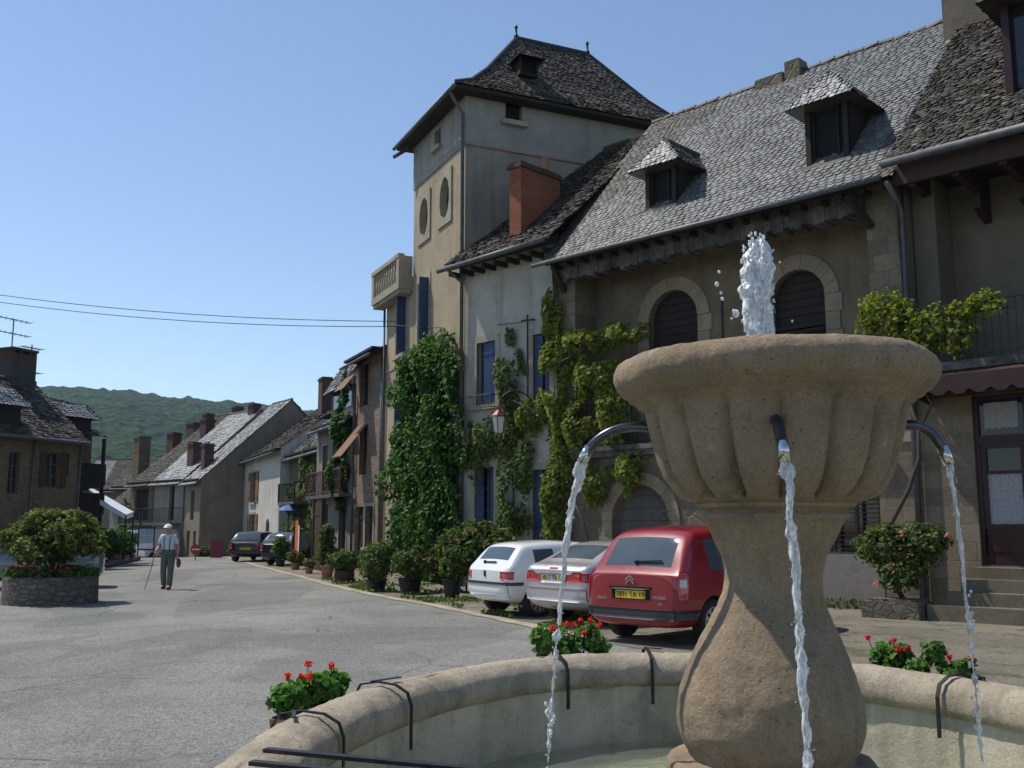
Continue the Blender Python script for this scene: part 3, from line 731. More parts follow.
m=MB(); m.box(ex0+.04,ex1-.04,ey0+.04,ey1-.04,14.5,14.6); m.build('eaves_boarding',M['darkwood'],t)
for y in (2.75,5.5):
    MB().lathe([(.07,17.98),(.09,18.1),(.04,18.16),(.035,18.35),(.07,18.4),(.02,18.5)],8,-2.3,y).build('finial',M['iron'],roof,True)
dm=MB(); 
def roofdormer(mb_body,mb_roof,cx,cy,z): pass
f=Frame(0,0,0)
# small dormer on the right-hand slope (faces +x)
dx,dy,dz=-.75,2.4,15.9
m=MB(); m.box(dx-1.,dx+.18,dy-.32,dy-.26,dz,dz+.62); m.box(dx-1.,dx+.18,dy+.26,dy+.32,dz,dz+.62); m.box(dx-1,dx+.18,dy-.26,dy+.26,dz-.02,dz+.04)
dr=m.build('dormer',M['darkwood'],roof)
g=MB(); g.quad((dx,dy-.26,dz),(dx,dy+.26,dz),(dx,dy+.26,dz+.62),(dx,dy-.26,dz+.62)); g.build('dormer_opening',M['darkvoid'],roof)
m=MB(); e=dx+.45
slates(m,[(e,dy-.45,dz+.5),(e,dy+.45,dz+.5),(e-.5,dy+.03,dz+1.02),(e-.5,dy-.03,dz+1.02)],.15,.11,cold,1,.012)
slates(m,[(dx-1.2,dy-.45,dz+.5),(e,dy-.45,dz+.5),(e-.5,dy,dz+1.02),(dx-1.2,dy,dz+1.02)],.15,.11,cold,1,.012)
slates(m,[(e,dy+.45,dz+.5),(dx-1.2,dy+.45,dz+.5),(dx-1.2,dy,dz+1.02),(e-.5,dy,dz+1.02)],.15,.11,cold,1,.012)
m.build('dormer_roof',M['oldslate'],roof)
gutter(t,[(ex0,ey0-.05,14.56),(ex1,ey0-.05,14.52)],.065)
pipe(t,[(.15,-.55,14.5),(.12,-.45,14.3),(.06,-.12,13.9),(.06,-.1,.1)],.055)
pipe(t,[(-7.4,-.1,9.4),(-7.4,-.1,.1)])
MB().bar((-5.1,-.6,14.25),(-4.3,-.3,14.35),.07,.1).build('roof_strut',M['darkwood'],t)
# ---------------------------------------------------------------- WHITE HOUSE
t=FM.thing('white_house','white plastered house with blue shutters and a red brick chimney','house',0.02,0)
Wn=[(.54,1.3,5.05,6.85),(2.75,3.35,5.0,6.8),(.48,1.25,.9,3.3),(2.72,3.42,.9,3.15)]
m=MB(); wall(m,.02,3.68,-.3,9.2,Wn); m.quad((.02,5.,-.3),(3.68,5,-.3),(3.68,5,9.2),(.02,5,9.2)); m.build('wall',M['whitewall'],t)
for i,o in enumerate(Wn):
    m=MB(); surround(m,*o,.17,-.02,.1); m.build('window_surround',M['trim'],t)
    if i==0:
        w=window(t,o[0],o[1],o[2],o[3],.15,'greywood',3)
        mm_=MB(); boards(mm_,o[0]+.22,o[0]+.22+.27,o[2]+.02,o[3]-.02,.06,.09); mm_.build('shutter',M['blue'],t)
        mm_=MB(); boards(mm_,o[1]-.26,o[1]-.0,o[2]+.02,o[3]-.02,.02,.09); mm_.build('shutter',M['blue'],t)
    else:
        w=window(t,o[0],o[1],o[2],o[3],.15,'greywood',3)
        for xa,xb in ((o[0]+.01,o[0]+.32),(o[1]-.2,o[1]-.01)):
            mm_=MB(); boards(mm_,xa,xb,o[2]+.02,o[3]-.02,.04,.09); mm_.build('shutter',M['blue'],t)
m=MB()
for x in np.linspace(.42,1.42,11): m.bar((x,-.3,4.92),(x,-.3,5.3),.015)
m.bar((.4,-.3,5.3),(1.44,-.3,5.3),.03); m.bar((.4,-.3,4.94),(1.44,-.3,4.94),.02)
for x in (.4,1.44): m.bar((x,-.3,5.3),(x,0,5.3),.02); m.bar((x,-.3,4.94),(x,0,4.94),.02)
m.build('window_railing',M['zinc'],t)
rt=MB(); slates(rt,[(-.25,-.62,9.15),(3.85,-.62,9.15),(3.85,4.5,13.6),(-.25,4.5,13.6)],.2,.12,cold,1.3,.018,seed=5)
slates(rt,[(3.85,9.6,9.15),(-.25,9.6,9.15),(-.25,4.5,13.6),(3.85,4.5,13.6)],.3,.3,cold,1,.015,seed=6)
rt.tube([(-.25,4.5,13.62),(3.85,4.5,13.62)],.1,6,(.07,.06,.05)); rf=rt.build('roof',M['oldslate'],t)
m=MB(); m.hexa([(-.2,-.55,9.0),(3.68,-.55,9.0),(3.68,0,9.2),(-.2,0,9.2)],[(-.2,-.55,9.08),(3.68,-.55,9.08),(3.68,0,9.5),(-.2,0,9.5)]); 
for k in range(9): m.box(-.15+k*.46,-.05+k*.46,-.5,0,8.86,9.0)
m.build('eaves_boarding',M['darkwood'],t)
gutter(t,[(-.4,-.7,9.02),(3.8,-.7,9.12)],.075)
pipe(t,[(-.0,-.65,9.0),(.0,-.1,8.7),(.0,-.09,.1)])
c=MB(); c.box(1.75,2.2,.1,1.75,9.3,11.75); ch=c.build('chimney',M['brick'],t)
c=MB(); c.box(1.69,2.26,.04,1.81,11.75,11.86); c.box(1.75,2.2,.1,1.75,11.86,11.93); c.build('chimney_cap',M['dbrick'],ch)
MB().lathe([(.12,11.93),(.13,12.1),(.10,12.35),(.12,12.38)],10,1.98,1.35).build('chimney_pot',M['terracotta'],ch,True)
# ---------------------------------------------------------------- MAIN HOUSE (arched loggia)
t=FM.thing('arched_house','long old house with arched upper windows, grey slate roof and two dormers','house',8.3,0)
YU=.85
UA=[(6.0,7.48,4.3,7.52,.74),(9.48,10.82,4.3,7.42,.67)]
m=MB(); wall(m,3.7,12.3,3.4,8.9,UA,y=YU,dep=.25); m.quad((3.7,.0,3.4),(3.7,YU,3.4),(3.7,YU,8.9),(3.7,0,8.9)) ; 
m.quad((3.7,6,-.3),(12.97,6,-.3),(12.97,6,8.9),(3.7,6,8.9)); m.build('upper_wall',M['mainwall'],t)
LA=(5.4,7.12,0,2.65,.86); SW=(10.7,12.2,1.15,2.25); LD=(8.4,9.6,0,2.4,.5)
m=MB(); wall(m,3.7,12.97,-.3,3.4,[LA,SW,LD],dep=.3); m.build('lower_wall',M['mainlow'],t)
m=MB()
for a in UA: 
    arch_ring(m,a[0],a[1],a[3]-a[4],a[4],.34,YU-.03,YU+.1); n=6
    for k in range(n):
        z0=4.3+k*(a[3]-a[4]-4.3)/n; z1=z0+(a[3]-a[4]-4.3)/n-.012
        for xa,xb in ((a[0]-.34-.06*(k%2),a[0]),(a[1],a[1]+.34+.06*(k%2))): m.box(xa,xb,YU-.03-random.uniform(0,.01),YU+.1,z0,z1)
    m.build('arch_surround',M['archstone'],t); m=MB()
m=MB(); arch_ring(m,LA[0],LA[1],LA[3]-LA[4],LA[4],.3,-.04,.1,13)
for k in range(5):
    for xa,xb in ((LA[0]-.3-.1*(k%2),LA[0]),(LA[1],LA[1]+.3+.1*(k%2))): m.box(xa,xb,-.04,.1,k*.36,k*.36+.345)
m.build('arch_surround',M['archstone'],t); m=MB(); arch_ring(m,LD[0],LD[1],LD[3]-LD[4],LD[4],.28,-.04,.1)
m.build('arch_surround',M['archstone'],t)
for a in UA:
    m=MB(); zz=a[3]-a[4]-.55
    for k in range(7): m.box(a[0],a[1],YU+.2-random.uniform(0,.01),YU+.24,zz+.012+k*.19,zz+.19+k*.19)
    m.box(a[0]+.02,a[1]-.02,YU+.12,YU+.2,zz-.1,zz)
    dr=m.build('arch_boarding',M['darkwood'],t)
    shutters_closed(t,a[0],a[1],4.3,zz-.12,YU+.14,M['darkwood'],True)
for a in (LA,LD):
    m=MB(); 
    for k in range(9): m.box(a[0],a[1],.22-random.uniform(0,.012),.27,k*.3,k*.3+.292)
    m.build('barn_door',M['greywood'],t)
m=MB(); m.box(SW[0],SW[1],.2,.22,SW[2],SW[3]); m.build('window_dark',M['glass'],t)
m=MB(); 
for x in np.linspace(SW[0],SW[1],4): m.box(x-.03,x+.03,.0,.06,SW[2],SW[3])
for k in range(12): m.bar((SW[0],-.02,SW[2]+.06+k*.09),(SW[1],-.02,SW[2]+.06+k*.09),.018)
m.build('window_bars',M['maroon'],t)
m=MB(); m.box(10.5,12.24,-.05,.0,.0,1.1); m.build('plinth',M['greyw'],t)
# piers
m=MB(); m.box(3.72,4.28,-.03,YU,3.4,8.6); m.build('pier',M['ashlar'],t); m=MB(); m.box(12.24,12.96,-.03,YU+.3,3.4,8.7); m.box(12.22,12.98,-.04,-.0,-.2,3.4); m.build('pier',M['ashlar'],t)
m=MB(); m.box(12.15,13.02,-.08,0,3.3,3.5); m.build('pier_moulding',M['trim'],t)
# loggia floor slab and beam
m=MB(); m.box(4.28,12.24,-.22,YU,3.36,3.55); m.box(4.1,12.24,-.3,-.0,3.5,3.62); m.build('balcony_slab',M['fascia'],t)
m=MB()
x=4.3
while x<12.2:
    m.bar((x,-.1,3.62),(x,-.1,4.75),.018); x+=.13
m.bar((4.28,-.1,4.78),(12.24,-.1,4.78),.05,.03); m.bar((4.28,-.1,3.75),(12.24,-.1,3.75),.03,.02); m.build('balcony_railing',M['iron'],t)
b=MB(); n=60
for k in range(n):
    xa=4.0+(12.24-4.0)*k/n; xb=4.0+(12.24-4.0)*(k+1)/n
    za=8.02+.07*abs(math.sin(k*.9))+random.uniform(-.03,.03); yy=-.22+random.uniform(-.02,.02)
    b.hexa([(xa,yy,za),(xb,yy,za),(xb,.25,za),(xa,.25,za)],[(xa,yy,8.62),(xb,yy,8.62),(xb,.25,8.62),(xa,.25,8.62)])
b.build('eaves_beam',M['fascia'],t)
m=MB(); m.box(3.75,12.96,-.25,YU,8.64,8.8); m.hexa([(3.75,-.6,8.42),(12.96,-.6,8.42),(12.96,-.25,8.62),(3.75,-.25,8.62)],[(3.75,-.6,8.5),(12.96,-.6,8.5),(12.96,-.25,8.9),(3.75,-.25,8.9)])
for k in range(20): m.box(3.9+k*.47,4.0+k*.47,-.56,-.2,8.36,8.46)
m.bar((12.35,-.05,7.75),(12.1,-.55,8.4),.12); m.bar((3.95,-.05,7.8),(3.95,-.5,8.4),.12)
m.build('eaves_boarding',M['darkwood'],t)
ASD=0
SL=(13.95-8.6)/5.1
rz=lambda y:8.6+(y+.6)*SL
def cmain(u,v,rn):
    # u from x=3.6; old stone slates at the far left top and from the right valley on
    left=.1+v*.33; right=8.9+v*.16+.25*math.sin(v*3)
    return cold(u,v,rn) if (u<left+.25*math.sin(v*2.2) or u>right) else cgrey(u,v,rn)
rt=MB(); slates(rt,[(3.6,-.68,rz(-.68)),(13.1,-.68,rz(-.68)),(13.1,4.5,13.95),(3.6,4.5,13.95)],.19,.128,cmain,.6,.013,seed=9)
slates(rt,[(13.1,9.6,8.6),(3.6,9.6,8.6),(3.6,4.5,13.95),(13.1,4.5,13.95)],.3,.3,cgrey,1,.013,seed=10)
for k in range(24):
    rt.tube([(3.6+k*.4,4.5,13.94+random.uniform(-.02,.03)),(3.98+k*.4,4.5,13.96+random.uniform(-.02,.04))],.08,7,(.05,.045,.04))
rf=rt.build('roof',M['slate'],t)
m=MB(); m.poly([(12.97,0,3),(12.97,6,3),(12.97,6,9),(12.97,4.5,13.8),(12.97,-.3,8.7)]); m.poly([(3.7,0,3),(3.7,6,3),(3.7,6,9),(3.7,4.5,13.8),(3.7,-.3,8.7)]); m.build('gable_wall',M['mainwall'],t)
gutter(t,[(3.4,-.74,8.46),(12.9,-.74,8.50)],.055)
def dormer(cx,w,y0,z0,h,par,slope):
    hw=w/2; top=z0+h; back=y0+(top-rz(y0))/SL+1.4
    m=MB(); 
    for s in (-1,1):
        xx=cx+s*hw; yb=y0+(top-z0)/SL
        m.poly([(xx,y0,z0-.05),(xx,yb+.3,top+.1),(xx,y0,top)])
        m.poly([(xx-s*.06,y0,z0-.05),(xx-s*.06,yb+.3,top+.1),(xx-s*.06,y0,top)])
        m.box(min(xx,xx-s*.12),max(xx,xx-s*.12),y0-.02,y0+.1,z0,top)
    m.box(cx-hw-.04,cx+hw+.04,y0-.08,y0+.12,top,top+.09)
    d=m.build('dormer',M['darkwood'],par)
    s=MB(); s.box(cx-hw-.08,cx+hw+.08,y0-.14,y0+.1,z0-.12,z0); s.build('sill',M['trim'],d)
    g=MB(); g.quad((cx-hw,y0+.16,z0),(cx+hw,y0+.16,z0),(cx+hw,y0+.16,top),(cx-hw,y0+.16,top)); g.build('dormer_opening',M['darkvoid'],d)
    g=MB(); g.box(cx-hw+.12,cx-hw+.17,y0+.08,y0+.12,z0,top); g.box(cx+hw-.3,cx+hw-.26,y0+.08,y0+.12,z0,top); 
    g.build('dormer_frame',M['darkwood'],d)
    e=.30; pk=top+.8; yf=y0-.36; ze=top-.02; kz=pk; yk=y0+.2
    yb2=(kz-8.6)/SL-.6+.1; yb1=(ze-8.6)/SL-.6+.1
    r=MB()
    slates(r,[(cx-hw-e,yf,ze),(cx+hw+e,yf,ze),(cx+.02,yk,kz),(cx-.02,yk,kz)],.15,.11,clight,1,.013,seed=3)
    slates(r,[(cx-hw-e,yb1,ze),(cx-hw-e,yf,ze),(cx,yk,kz),(cx,yb2,kz)],.15,.11,cgrey,1,.013,seed=4)
    slates(r,[(cx+hw+e,yf,ze),(cx+hw+e,yb1,ze),(cx,yb2,kz),(cx,yk,kz)],.15,.11,cold,1,.013,seed=5)
    r.tube([(cx,yk,kz+.02),(cx,yb2,kz+.03)],.06,6,(.07,.065,.06))
    r.poly([(cx-hw-e,yf,ze-.02),(cx+hw+e,yf,ze-.02),(cx+hw+e,yb1,ze-.02),(cx-hw-e,yb1,ze-.02)],(.05,.04,.03))
    r.build('dormer_roof',M['slate'],d)
dormer(6.85,.92,.30,9.48,1.05,rf,SL); dormer(11.3,1.0,.30,9.48,1.36,rf,SL)
c=MB(); c.box(7.3,8.15,4.25,4.7,13.4,14.02); c.build('chimney',M['mainlow'],t)
c=MB(); c.box(8.22,8.66,4.25,4.7,13.4,14.25); c.build('chimney',M['mainlow'],t)
pipe(t,[(12.99,-.7,8.4),(13.0,-.2,8.1),(13.0,-.1,7.9),(13.0,-.1,4.7),(13.0,-.1,.2)],.06)
m=MB(); m.bar((12.05,-.02,5.75),(12.4,-.06,5.75),.03); m.box(8.15,8.19,YU-.03,YU,4.8,7.1); m.build('wall_cable',M['cable'],t)
# ---------------------------------------------------------------- RIGHT HOUSE
t=FM.thing('balcony_house','shaded house with dark red door, scalloped awning and iron balcony','house',16.5,0)
YR=1.2; X1=21.
m=MB(); wall(m,13.02,X1,4.6,9.1,[(16.2,17.3,4.75,7.1)],y=YR,dep=.2); m.quad((13.02,-.0,3.),(13.02,YR,3.),(13.02,YR,9.1),(13.02,0,9.1)); m.box(13.05,13.5,.35,YR,4.6,8.9)
m.quad((13.02,6,-.3),(X1,6,-.3),(X1,6,9.),(13.02,6,9)); m.quad((X1,0,-.3),(X1,6,-.3),(X1,6,9),(X1,0,9)); m.build('upper_wall',M['rightwall'],t)
window(t,16.2,17.3,4.75,7.1,YR+.12,'redbrown',3)
m=MB(); wall(m,13.02,14.08,-.3,4.6,[],y=-.0); wall(m,15.9,X1,-.3,4.6,[(17.0,19.5,1.4,3.6)],y=0); wall(m,14.08,15.9,4.1,4.6,[],y=0); 
m.quad((14.08,0,.8),(14.08,.4,.8),(14.08,.4,4.1),(14.08,0,4.1)); m.quad((15.9,0,.8),(15.9,.4,.8),(15.9,.4,4.1),(15.9,0,4.1)); m.quad((14.08,0,4.1),(15.9,0,4.1),(15.9,.4,4.1),(14.08,.4,4.1)); wall(m,14.08,15.9,-.3,.95,[],y=0.05)
m.build('lower_wall',M['ashlar'],t)
window(t,17.0,19.5,1.4,3.6,.12,'maroon',1,'shop_window')
# door
d=MB()
d.box(14.08,14.16,.06,.16,.95,4.1); d.box(15.82,15.9,.06,.16,.95,4.1); d.box(14.16,15.82,.06,.16,4.02,4.1); d.box(14.16,15.82,.06,.16,3.2,3.34)
d.box(14.96,15.02,.05,.15,.95,3.2); d.box(14.96,15.02,.05,.15,3.34,4.02)
for xa,xb in ((14.16,14.96),(15.02,15.82)):
    d.box(xa,xb,.08,.14,.95,1.12); d.box(xa+.02,xb-.02,.1,.13,1.12,1.6); d.box(xa,xb,.08,.14,1.6,1.7); d.box(xa,xa+.1,.08,.14,1.7,3.2); d.box(xb-.1,xb,.08,.14,1.7,3.2); d.box(xa+.1,xb-.1,.08,.14,3.1,3.2); d.box(xa+.1,xb-.1,.09,.13,2.62,2.68)
    d.box(xa+.12,xb-.12,.07,.1,1.2,1.5)
do=d.build('door',M['maroon'],t)
g=MB(); 
for xa,xb in ((14.26,14.86),(15.12,15.72)): g.quad((xa,.125,1.7),(xb,.125,1.7),(xb,.125,3.1),(xa,.125,3.1)); g.quad((xa-.1,.125,3.34),(xb+.1,.125,3.34),(xb+.1,.125,4.02),(xa-.1,.125,4.02))
g.build('pane',M['glass'],do)
for xa,xb in ((14.26,14.86),(15.12,15.72)):
    for z0,z1 in ((1.7,2.62),(3.45,3.95)):
        n=22; cv=MB()
        for k in range(n):
            p=[(xa+(xb-xa)*(k+q)/n,.118+.004*math.sin((k+q)*1.9)-.004) for q in (0,1)]
            zb=z0+.03*abs(math.sin(k*.7)) if z0>3 else z0
            cv.quad((p[0][0],p[0][1],zb),(p[1][0],p[1][1],zb),(p[1][0],p[1][1],z1),(p[0][0],p[0][1],z1))
        cv.build('curtain',M['curtain'],do)
MB().ball((14.9,.04,2.1),.03).build('door_handle',M['chrome'],do)
st=MB(); 
for k,(yy,zz) in enumerate(((-.40,.92),(-.72,.72),(-1.04,.5),(-1.4,.28))):
    st.box((14.05,13.95,13.8,13.6)[k],18.,yy,.04 if k==0 else [0,-.40,-.72,-1.04][k],-.1,zz); 
st.build('steps',M['steps'],t)
bs=MB(); bs.box(13.02,X1,-.75,YR,4.52,4.68); sl_=bs.build('balcony_slab',M['fascia'],t)
m=MB(); x=13.1
m.bar((13.05,-.7,5.75),(X1,-.7,5.75),.045,.03); m.bar((13.05,-.7,4.8),(X1,-.7,4.8),.03); m.bar((13.05,-.7,4.7),(13.05,-.7,5.8),.05); m.bar((13.05,-.7,5.75),(13.05,0,5.75),.04)
m.bar((13.05,-.7,5.55),(X1,-.7,5.55),.02)
while x<X1:
    m.bar((x,-.7,4.68),(x,-.7,5.75),.016); x+=.14
m.build('balcony_railing',M['iron'],t)
a=MB(); n=64; z0=4.5
for k in range(n):
    xa=13.35+(X1-13.35)*k/n; xb=13.35+(X1-13.35)*(k+1)/n
    ya=-1.02; sc=lambda x:4.12-.10*abs(math.sin((x-13.35)*PI/.36))
    a.quad((xa,-.72,z0),(xb,-.72,z0),(xb,ya,4.4),(xa,ya,4.4)); a.quad((xa,ya,4.4),(xb,ya,4.4),(xb,ya-.0,sc(xb)),(xa,ya-.0,sc(xa)))
a.poly([(13.35,-.72,z0),(13.35,-1.02,4.4),(13.35,-1.02,4.1),(13.35,-.0,3.95),(13.35,0,z0)])
a.build('awning',M['awning'],t)
m=MB(); m.box(13.45,X1,-.7,-.05,4.1,4.16); m.build('awning_box',M['maroon'],t)
# eaves
m=MB(); m.box(13.0,X1,-.48,YR,8.62,8.74); m.box(13.02,X1,-.5,-.4,8.35,8.74)
x=13.3
while x<X1:
    m.hexa([(x,-.42,8.3),(x+.14,-.42,8.3),(x+.14,YR,8.2),(x,YR,8.2)],[(x,-.42,8.62),(x+.14,-.42,8.62),(x+.14,YR,8.62),(x,YR,8.62)]); 
    m.hexa([(x,.6,7.9),(x+.14,.6,7.9),(x+.14,YR,7.7),(x,YR,7.7)],[(x,.6,8.2),(x+.14,.6,8.2),(x+.14,YR,8.2),(x,YR,8.2)]); x+=.85
m.build('eaves_boarding',woodm('brown_eaves_wood',(.06,.03,.024),(.035,.02,.016)),t)
rt=MB(); slates(rt,[(13.0,-.72,8.84),(X1,-.72,8.84),(X1,4.5,14.1),(13.0,4.5,14.1)],.16,.10,cold,1.3,.015,seed=19)
slates(rt,[(X1,9.6,8.8),(13.0,9.6,8.8),(13.0,4.5,14.1),(X1,4.5,14.1)],.3,.3,cold,1,.013,seed=20)
rf=rt.build('roof',M['oldslate'],t)
gutter(t,[(12.95,-.8,8.74),(X1,-.8,8.78)],.085)
c=MB(); c.box(12.72,13.75,3.6,4.5,12.4,15.6); ch=c.build('chimney',M['steps'],t)
c=MB(); c.box(12.62,13.85,3.5,4.6,15.6,15.8); c.box(12.66,12.9,3.46,3.6,12.75,12.9); c.build('chimney_cap',M['trim'],ch)
m=MB(); m.box(15.0,15.14,.3,.45,9.6,11.9); m.box(16.5,16.64,.3,.45,9.6,11.9); m.box(15.14,16.5,.3,.45,11.76,11.9)
m.poly([(15.03,.35,9.6),(15.03,2.9,12.0),(15.03,.35,11.85)])
d=m.build('dormer',M['maroon'],rf)
g=MB(); g.quad((15.14,.46,9.7),(16.5,.46,9.7),(16.5,.46,11.8),(15.14,.46,11.8)); g.build('pane',M['glass'],d)
r=MB(); slates(r,[(14.7,3.6,11.75),(14.7,-.1,11.75),(15.8,.3,13.0),(15.8,3.9,13.0)],.16,.12,cold,1,.015); slates(r,[(16.95,-.1,11.75),(16.95,3.6,11.75),(15.82,3.9,13.0),(15.82,.3,13.0)],.16,.12,cold,1,.015)
slates(r,[(14.7,-.1,11.75),(16.95,-.1,11.75),(15.82,.3,13.0),(15.80,.3,13.0)],.16,.12,cold,1,.015); r.poly([(14.7,-.1,11.74),(16.95,-.1,11.74),(16.95,3.6,11.74),(14.7,3.6,11.74)],(.03,.02,.02)); r.build('dormer_roof',M['oldslate'],d)
# ---------------------------------------------------------------- simple row houses
def house(frame,name,label,x0,x1,zb,ze,zr,yr,wm,ops,colf=cold,rmat='oldslate',ov=.4,yd=None,group=None,ss=.26,rail=None,y=0,hipL=0):
    t=frame.thing(name,label,'house',(x0+x1)/2,y,zb,group=group); yd=yd or yr*2
    m=MB(); wall(m,x0,x1,zb,ze,[o[:4]+((o[5],) if len(o)>5 else ()) for o in ops],y=y,dep=.2)
    for x in (x0,x1): m.poly([(x,y,zb),(x,yd,zb),(x,yd,ze),(x,yr,zr-.05),(x,y,ze)])
    m.quad((x0,yd,zb),(x1,yd,zb),(x1,yd,ze),(x0,yd,ze)); m.build('wall',M[wm],t)
    sl=(zr-ze)/(yr-y); r=MB()
    e0,e1=x0-.1,x1+.1
    slates(r,[(e0,y-ov,ze-ov*sl),(e1,y-ov,ze-ov*sl),(e1,yr,zr),(e0+hipL,yr,zr)],ss,ss*.75,colf,1,.02,seed=int(abs(x0)*7)+3)
    slates(r,[(e1,yd+ov,ze-ov*sl),(e0,yd+ov,ze-ov*sl),(e0,yr,zr),(e1,yr,zr)],ss*2,ss*1.5,colf,1,.02,seed=4)
    r.tube([(e0,yr,zr+.02),(e1,yr,zr+.02)],.09,6,(.08,.07,.06))
    rf=r.build('roof',M[rmat],t)
    m=MB(); m.box(x0,x1,y-ov+.06,y,ze-.14,ze-.05); m.build('eaves_boarding',M['darkwood'],t)
    gutter(t,[(x0-.05,y-ov-.05,ze-ov*sl-.03),(x1+.05,y-ov-.05,ze-ov*sl-.03)],.06)
    for o in ops:
        kind=o[4]
        if kind in ('o','b','r','g'):   # shutters folded open on the wall
            mt={'o':'orangewood','b':'blue','r':'redbrown','g':'greywood'}[kind]
            window(t,*o[:4],y+.12,'greywood',2)
            w=(o[1]-o[0])/2
            for xa,xb in ((o[0]-w,o[0]-.02),(o[1]+.02,o[1]+w)):
                q=MB(); boards(q,xa,xb,o[2],o[3],y-.05,.15,.03); q.build('shutter',M[mt],t)
        elif kind=='w': window(t,*o[:4],y+.12,'greywood',2)
        elif kind=='c':
            q=MB(); boards(q,o[0],o[1],o[2],o[3],y+.08,.14); q.build('shutter',M['redbrown'],t)
        elif kind=='d':
            q=MB(); boards(q,o[0],o[1],o[2],o[3],y+.12,.16); q.build('door',M['darkwood'],t)
        elif kind=='v':
            q=MB(); q.quad((o[0],y+.19,o[2]),(o[1],y+.19,o[2]),(o[1],y+.19,o[3]),(o[0],y+.19,o[3])); q.build('dark_opening',M['darkvoid'],t)
    for o in ops:
        if o[4] in 'obrgwc': q=MB(); surround(q,*o[:4],.12,y-.03,y+.08); q.build('window_surround',M['trim'],t)
    return t,rf
def chim(par,x,y,z0,z1,w=.6,d=.5,mat='dbrick',pots=0):
    c=MB(); c.box(x-w/2,x+w/2,y-d/2,y+d/2,z0,z1-.18); c.box(x-w/2-.06,x+w/2+.06,y-d/2-.06,y+d/2+.06,z1-.18,z1-.08); c.box(x-w/2,x+w/2,y-d/2,y+d/2,z1-.08,z1)
    o=c.build('chimney',M[mat],par)
    for k in range(pots): MB().lathe([(.11,z1),(.12,z1+.2),(.09,z1+.45),(.1,z1+.47)],8,x-w/4+k*w/2,y).build('chimney_pot',M['terracotta'],o,True)
    return o
def balcony(par,x0,x1,z,y,dep=.8,mat='redbrown',pitch=.24,h=.95):
    m=MB(); m.box(x0,x1,y-dep,y,z-.14,z); b=m.build('balcony_floor',M['greywood'],par)
    m=MB(); x=x0
    while x<x1: m.bar((x,y-dep+.04,z),(x,y-dep+.04,z+h),.03 if mat!='iron' else .02); x+=pitch
    m.bar((x0,y-dep+.04,z+h),(x1,y-dep+.04,z+h),.06); m.bar((x0,y-dep+.04,z+.1),(x1,y-dep+.04,z+.1),.05)
    for x in (x0,x1): m.bar((x,y-dep+.04,z+h),(x,y,z+h),.05); m.bar((x,y-dep+.04,z),(x,y-dep+.04,z+h),.07)
    m.build('balcony_railing',M[mat],b)
# H1 narrow rubble house
t,rf=house(FT,'stone_house','narrow brown rubble house with tall brick chimney and tilted shutters',-11.2,-7.46,-.3,8.1,10.6,4.5,'stoneH',[(-10.9,-9.9,.1,2.4,'d'),(-9.6,-8.6,.9,2.4,'w'),(-10.6,-9.6,3.6,5.5,'v'),(-10.7,-9.6,6.2,7.9,'v')],ov=.6)
chim(t,-8.9,.9,8.2,10.8,.62,.62,'brick')
MB().lathe([(.2,10.8),(.16,11.2),(.08,11.55),(.1,11.6)],8,-8.9,.9).build('chimney_pot',M['terracotta'],t,True)
for z in (5.5,8.0):
    m=MB(); m.hexa([(-10.8,-.06,z-.04),(-9.5,-.06,z-.04),(-9.5,-.02,z),(-10.8,-.02,z)],[(-10.8,-1.0,z-1.25),(-9.5,-1.0,z-1.25),(-9.5,-.95,z-1.2),(-10.8,-.95,z-1.2)]); m.build('tilted_shutter',M['orangewood'],t)
pipe(t,[(-11.1,-.62,7.55),(-11.1,-.3,7.0),(-11.1,-.1,6.8),(-11.1,-.1,0)],.05)
pipe(t,[(-7.6,-.1,7.9),(-7.6,-.1,0)],.05)
# H2 house with twin dormer and red-brown balcony
t,rf=house(FT,'dormer_house','pale house with twin slate dormer and wooden balcony',-17.3,-11.22,-.3,6.0,9.3,4.8,'greyw',[(-13.3,-12.2,0,2.3,'w'),(-15.9,-15.0,.1,2.6,'w'),(-16.2,-15.2,3.0,5.1,'c'),(-14.6,-13.6,3.0,5.1,'c')],clight,'slate')
m=MB(); zz=rf; 
for cx in (-14.9,-13.0):
    m.box(cx-.85,cx+.85,.2,2.6,6.1,7.6)
dmr=m.build('dormer',M['greywood'],rf)
m=MB()
for cx in (-14.9,-13.0): m.quad((cx-.45,.19,6.5),(cx+.45,.19,6.5),(cx+.45,.19,7.5),(cx-.45,.19,7.5))
m.build('pane',M['glass'],dmr)
r=MB()
for cx in (-14.9,-13.0):
    slates(r,[(cx-1.1,-.1,7.3),(cx+1.1,-.1,7.3),(cx+.55,.45,8.35),(cx-.55,.45,8.35)],.2,.16,cgrey,1,.02); slates(r,[(cx+1.1,-.1,7.3),(cx+1.1,2.8,7.3),(cx+.55,2.8,8.35),(cx+.55,.45,8.35)],.2,.16,cgrey,1,.02)
    slates(r,[(cx-1.1,2.8,7.3),(cx-1.1,-.1,7.3),(cx-.55,.45,8.35),(cx-.55,2.8,8.35)],.2,.16,cgrey,1,.02)
    slates(r,[(cx-.55,.45,8.35),(cx+.55,.45,8.35),(cx+.55,3.2,8.6),(cx-.55,3.2,8.6)],.2,.16,cgrey,1,.02)
r.build('dormer_roof',M['slate'],dmr)
balcony(t,-16.9,-11.4,2.95,0,.55)
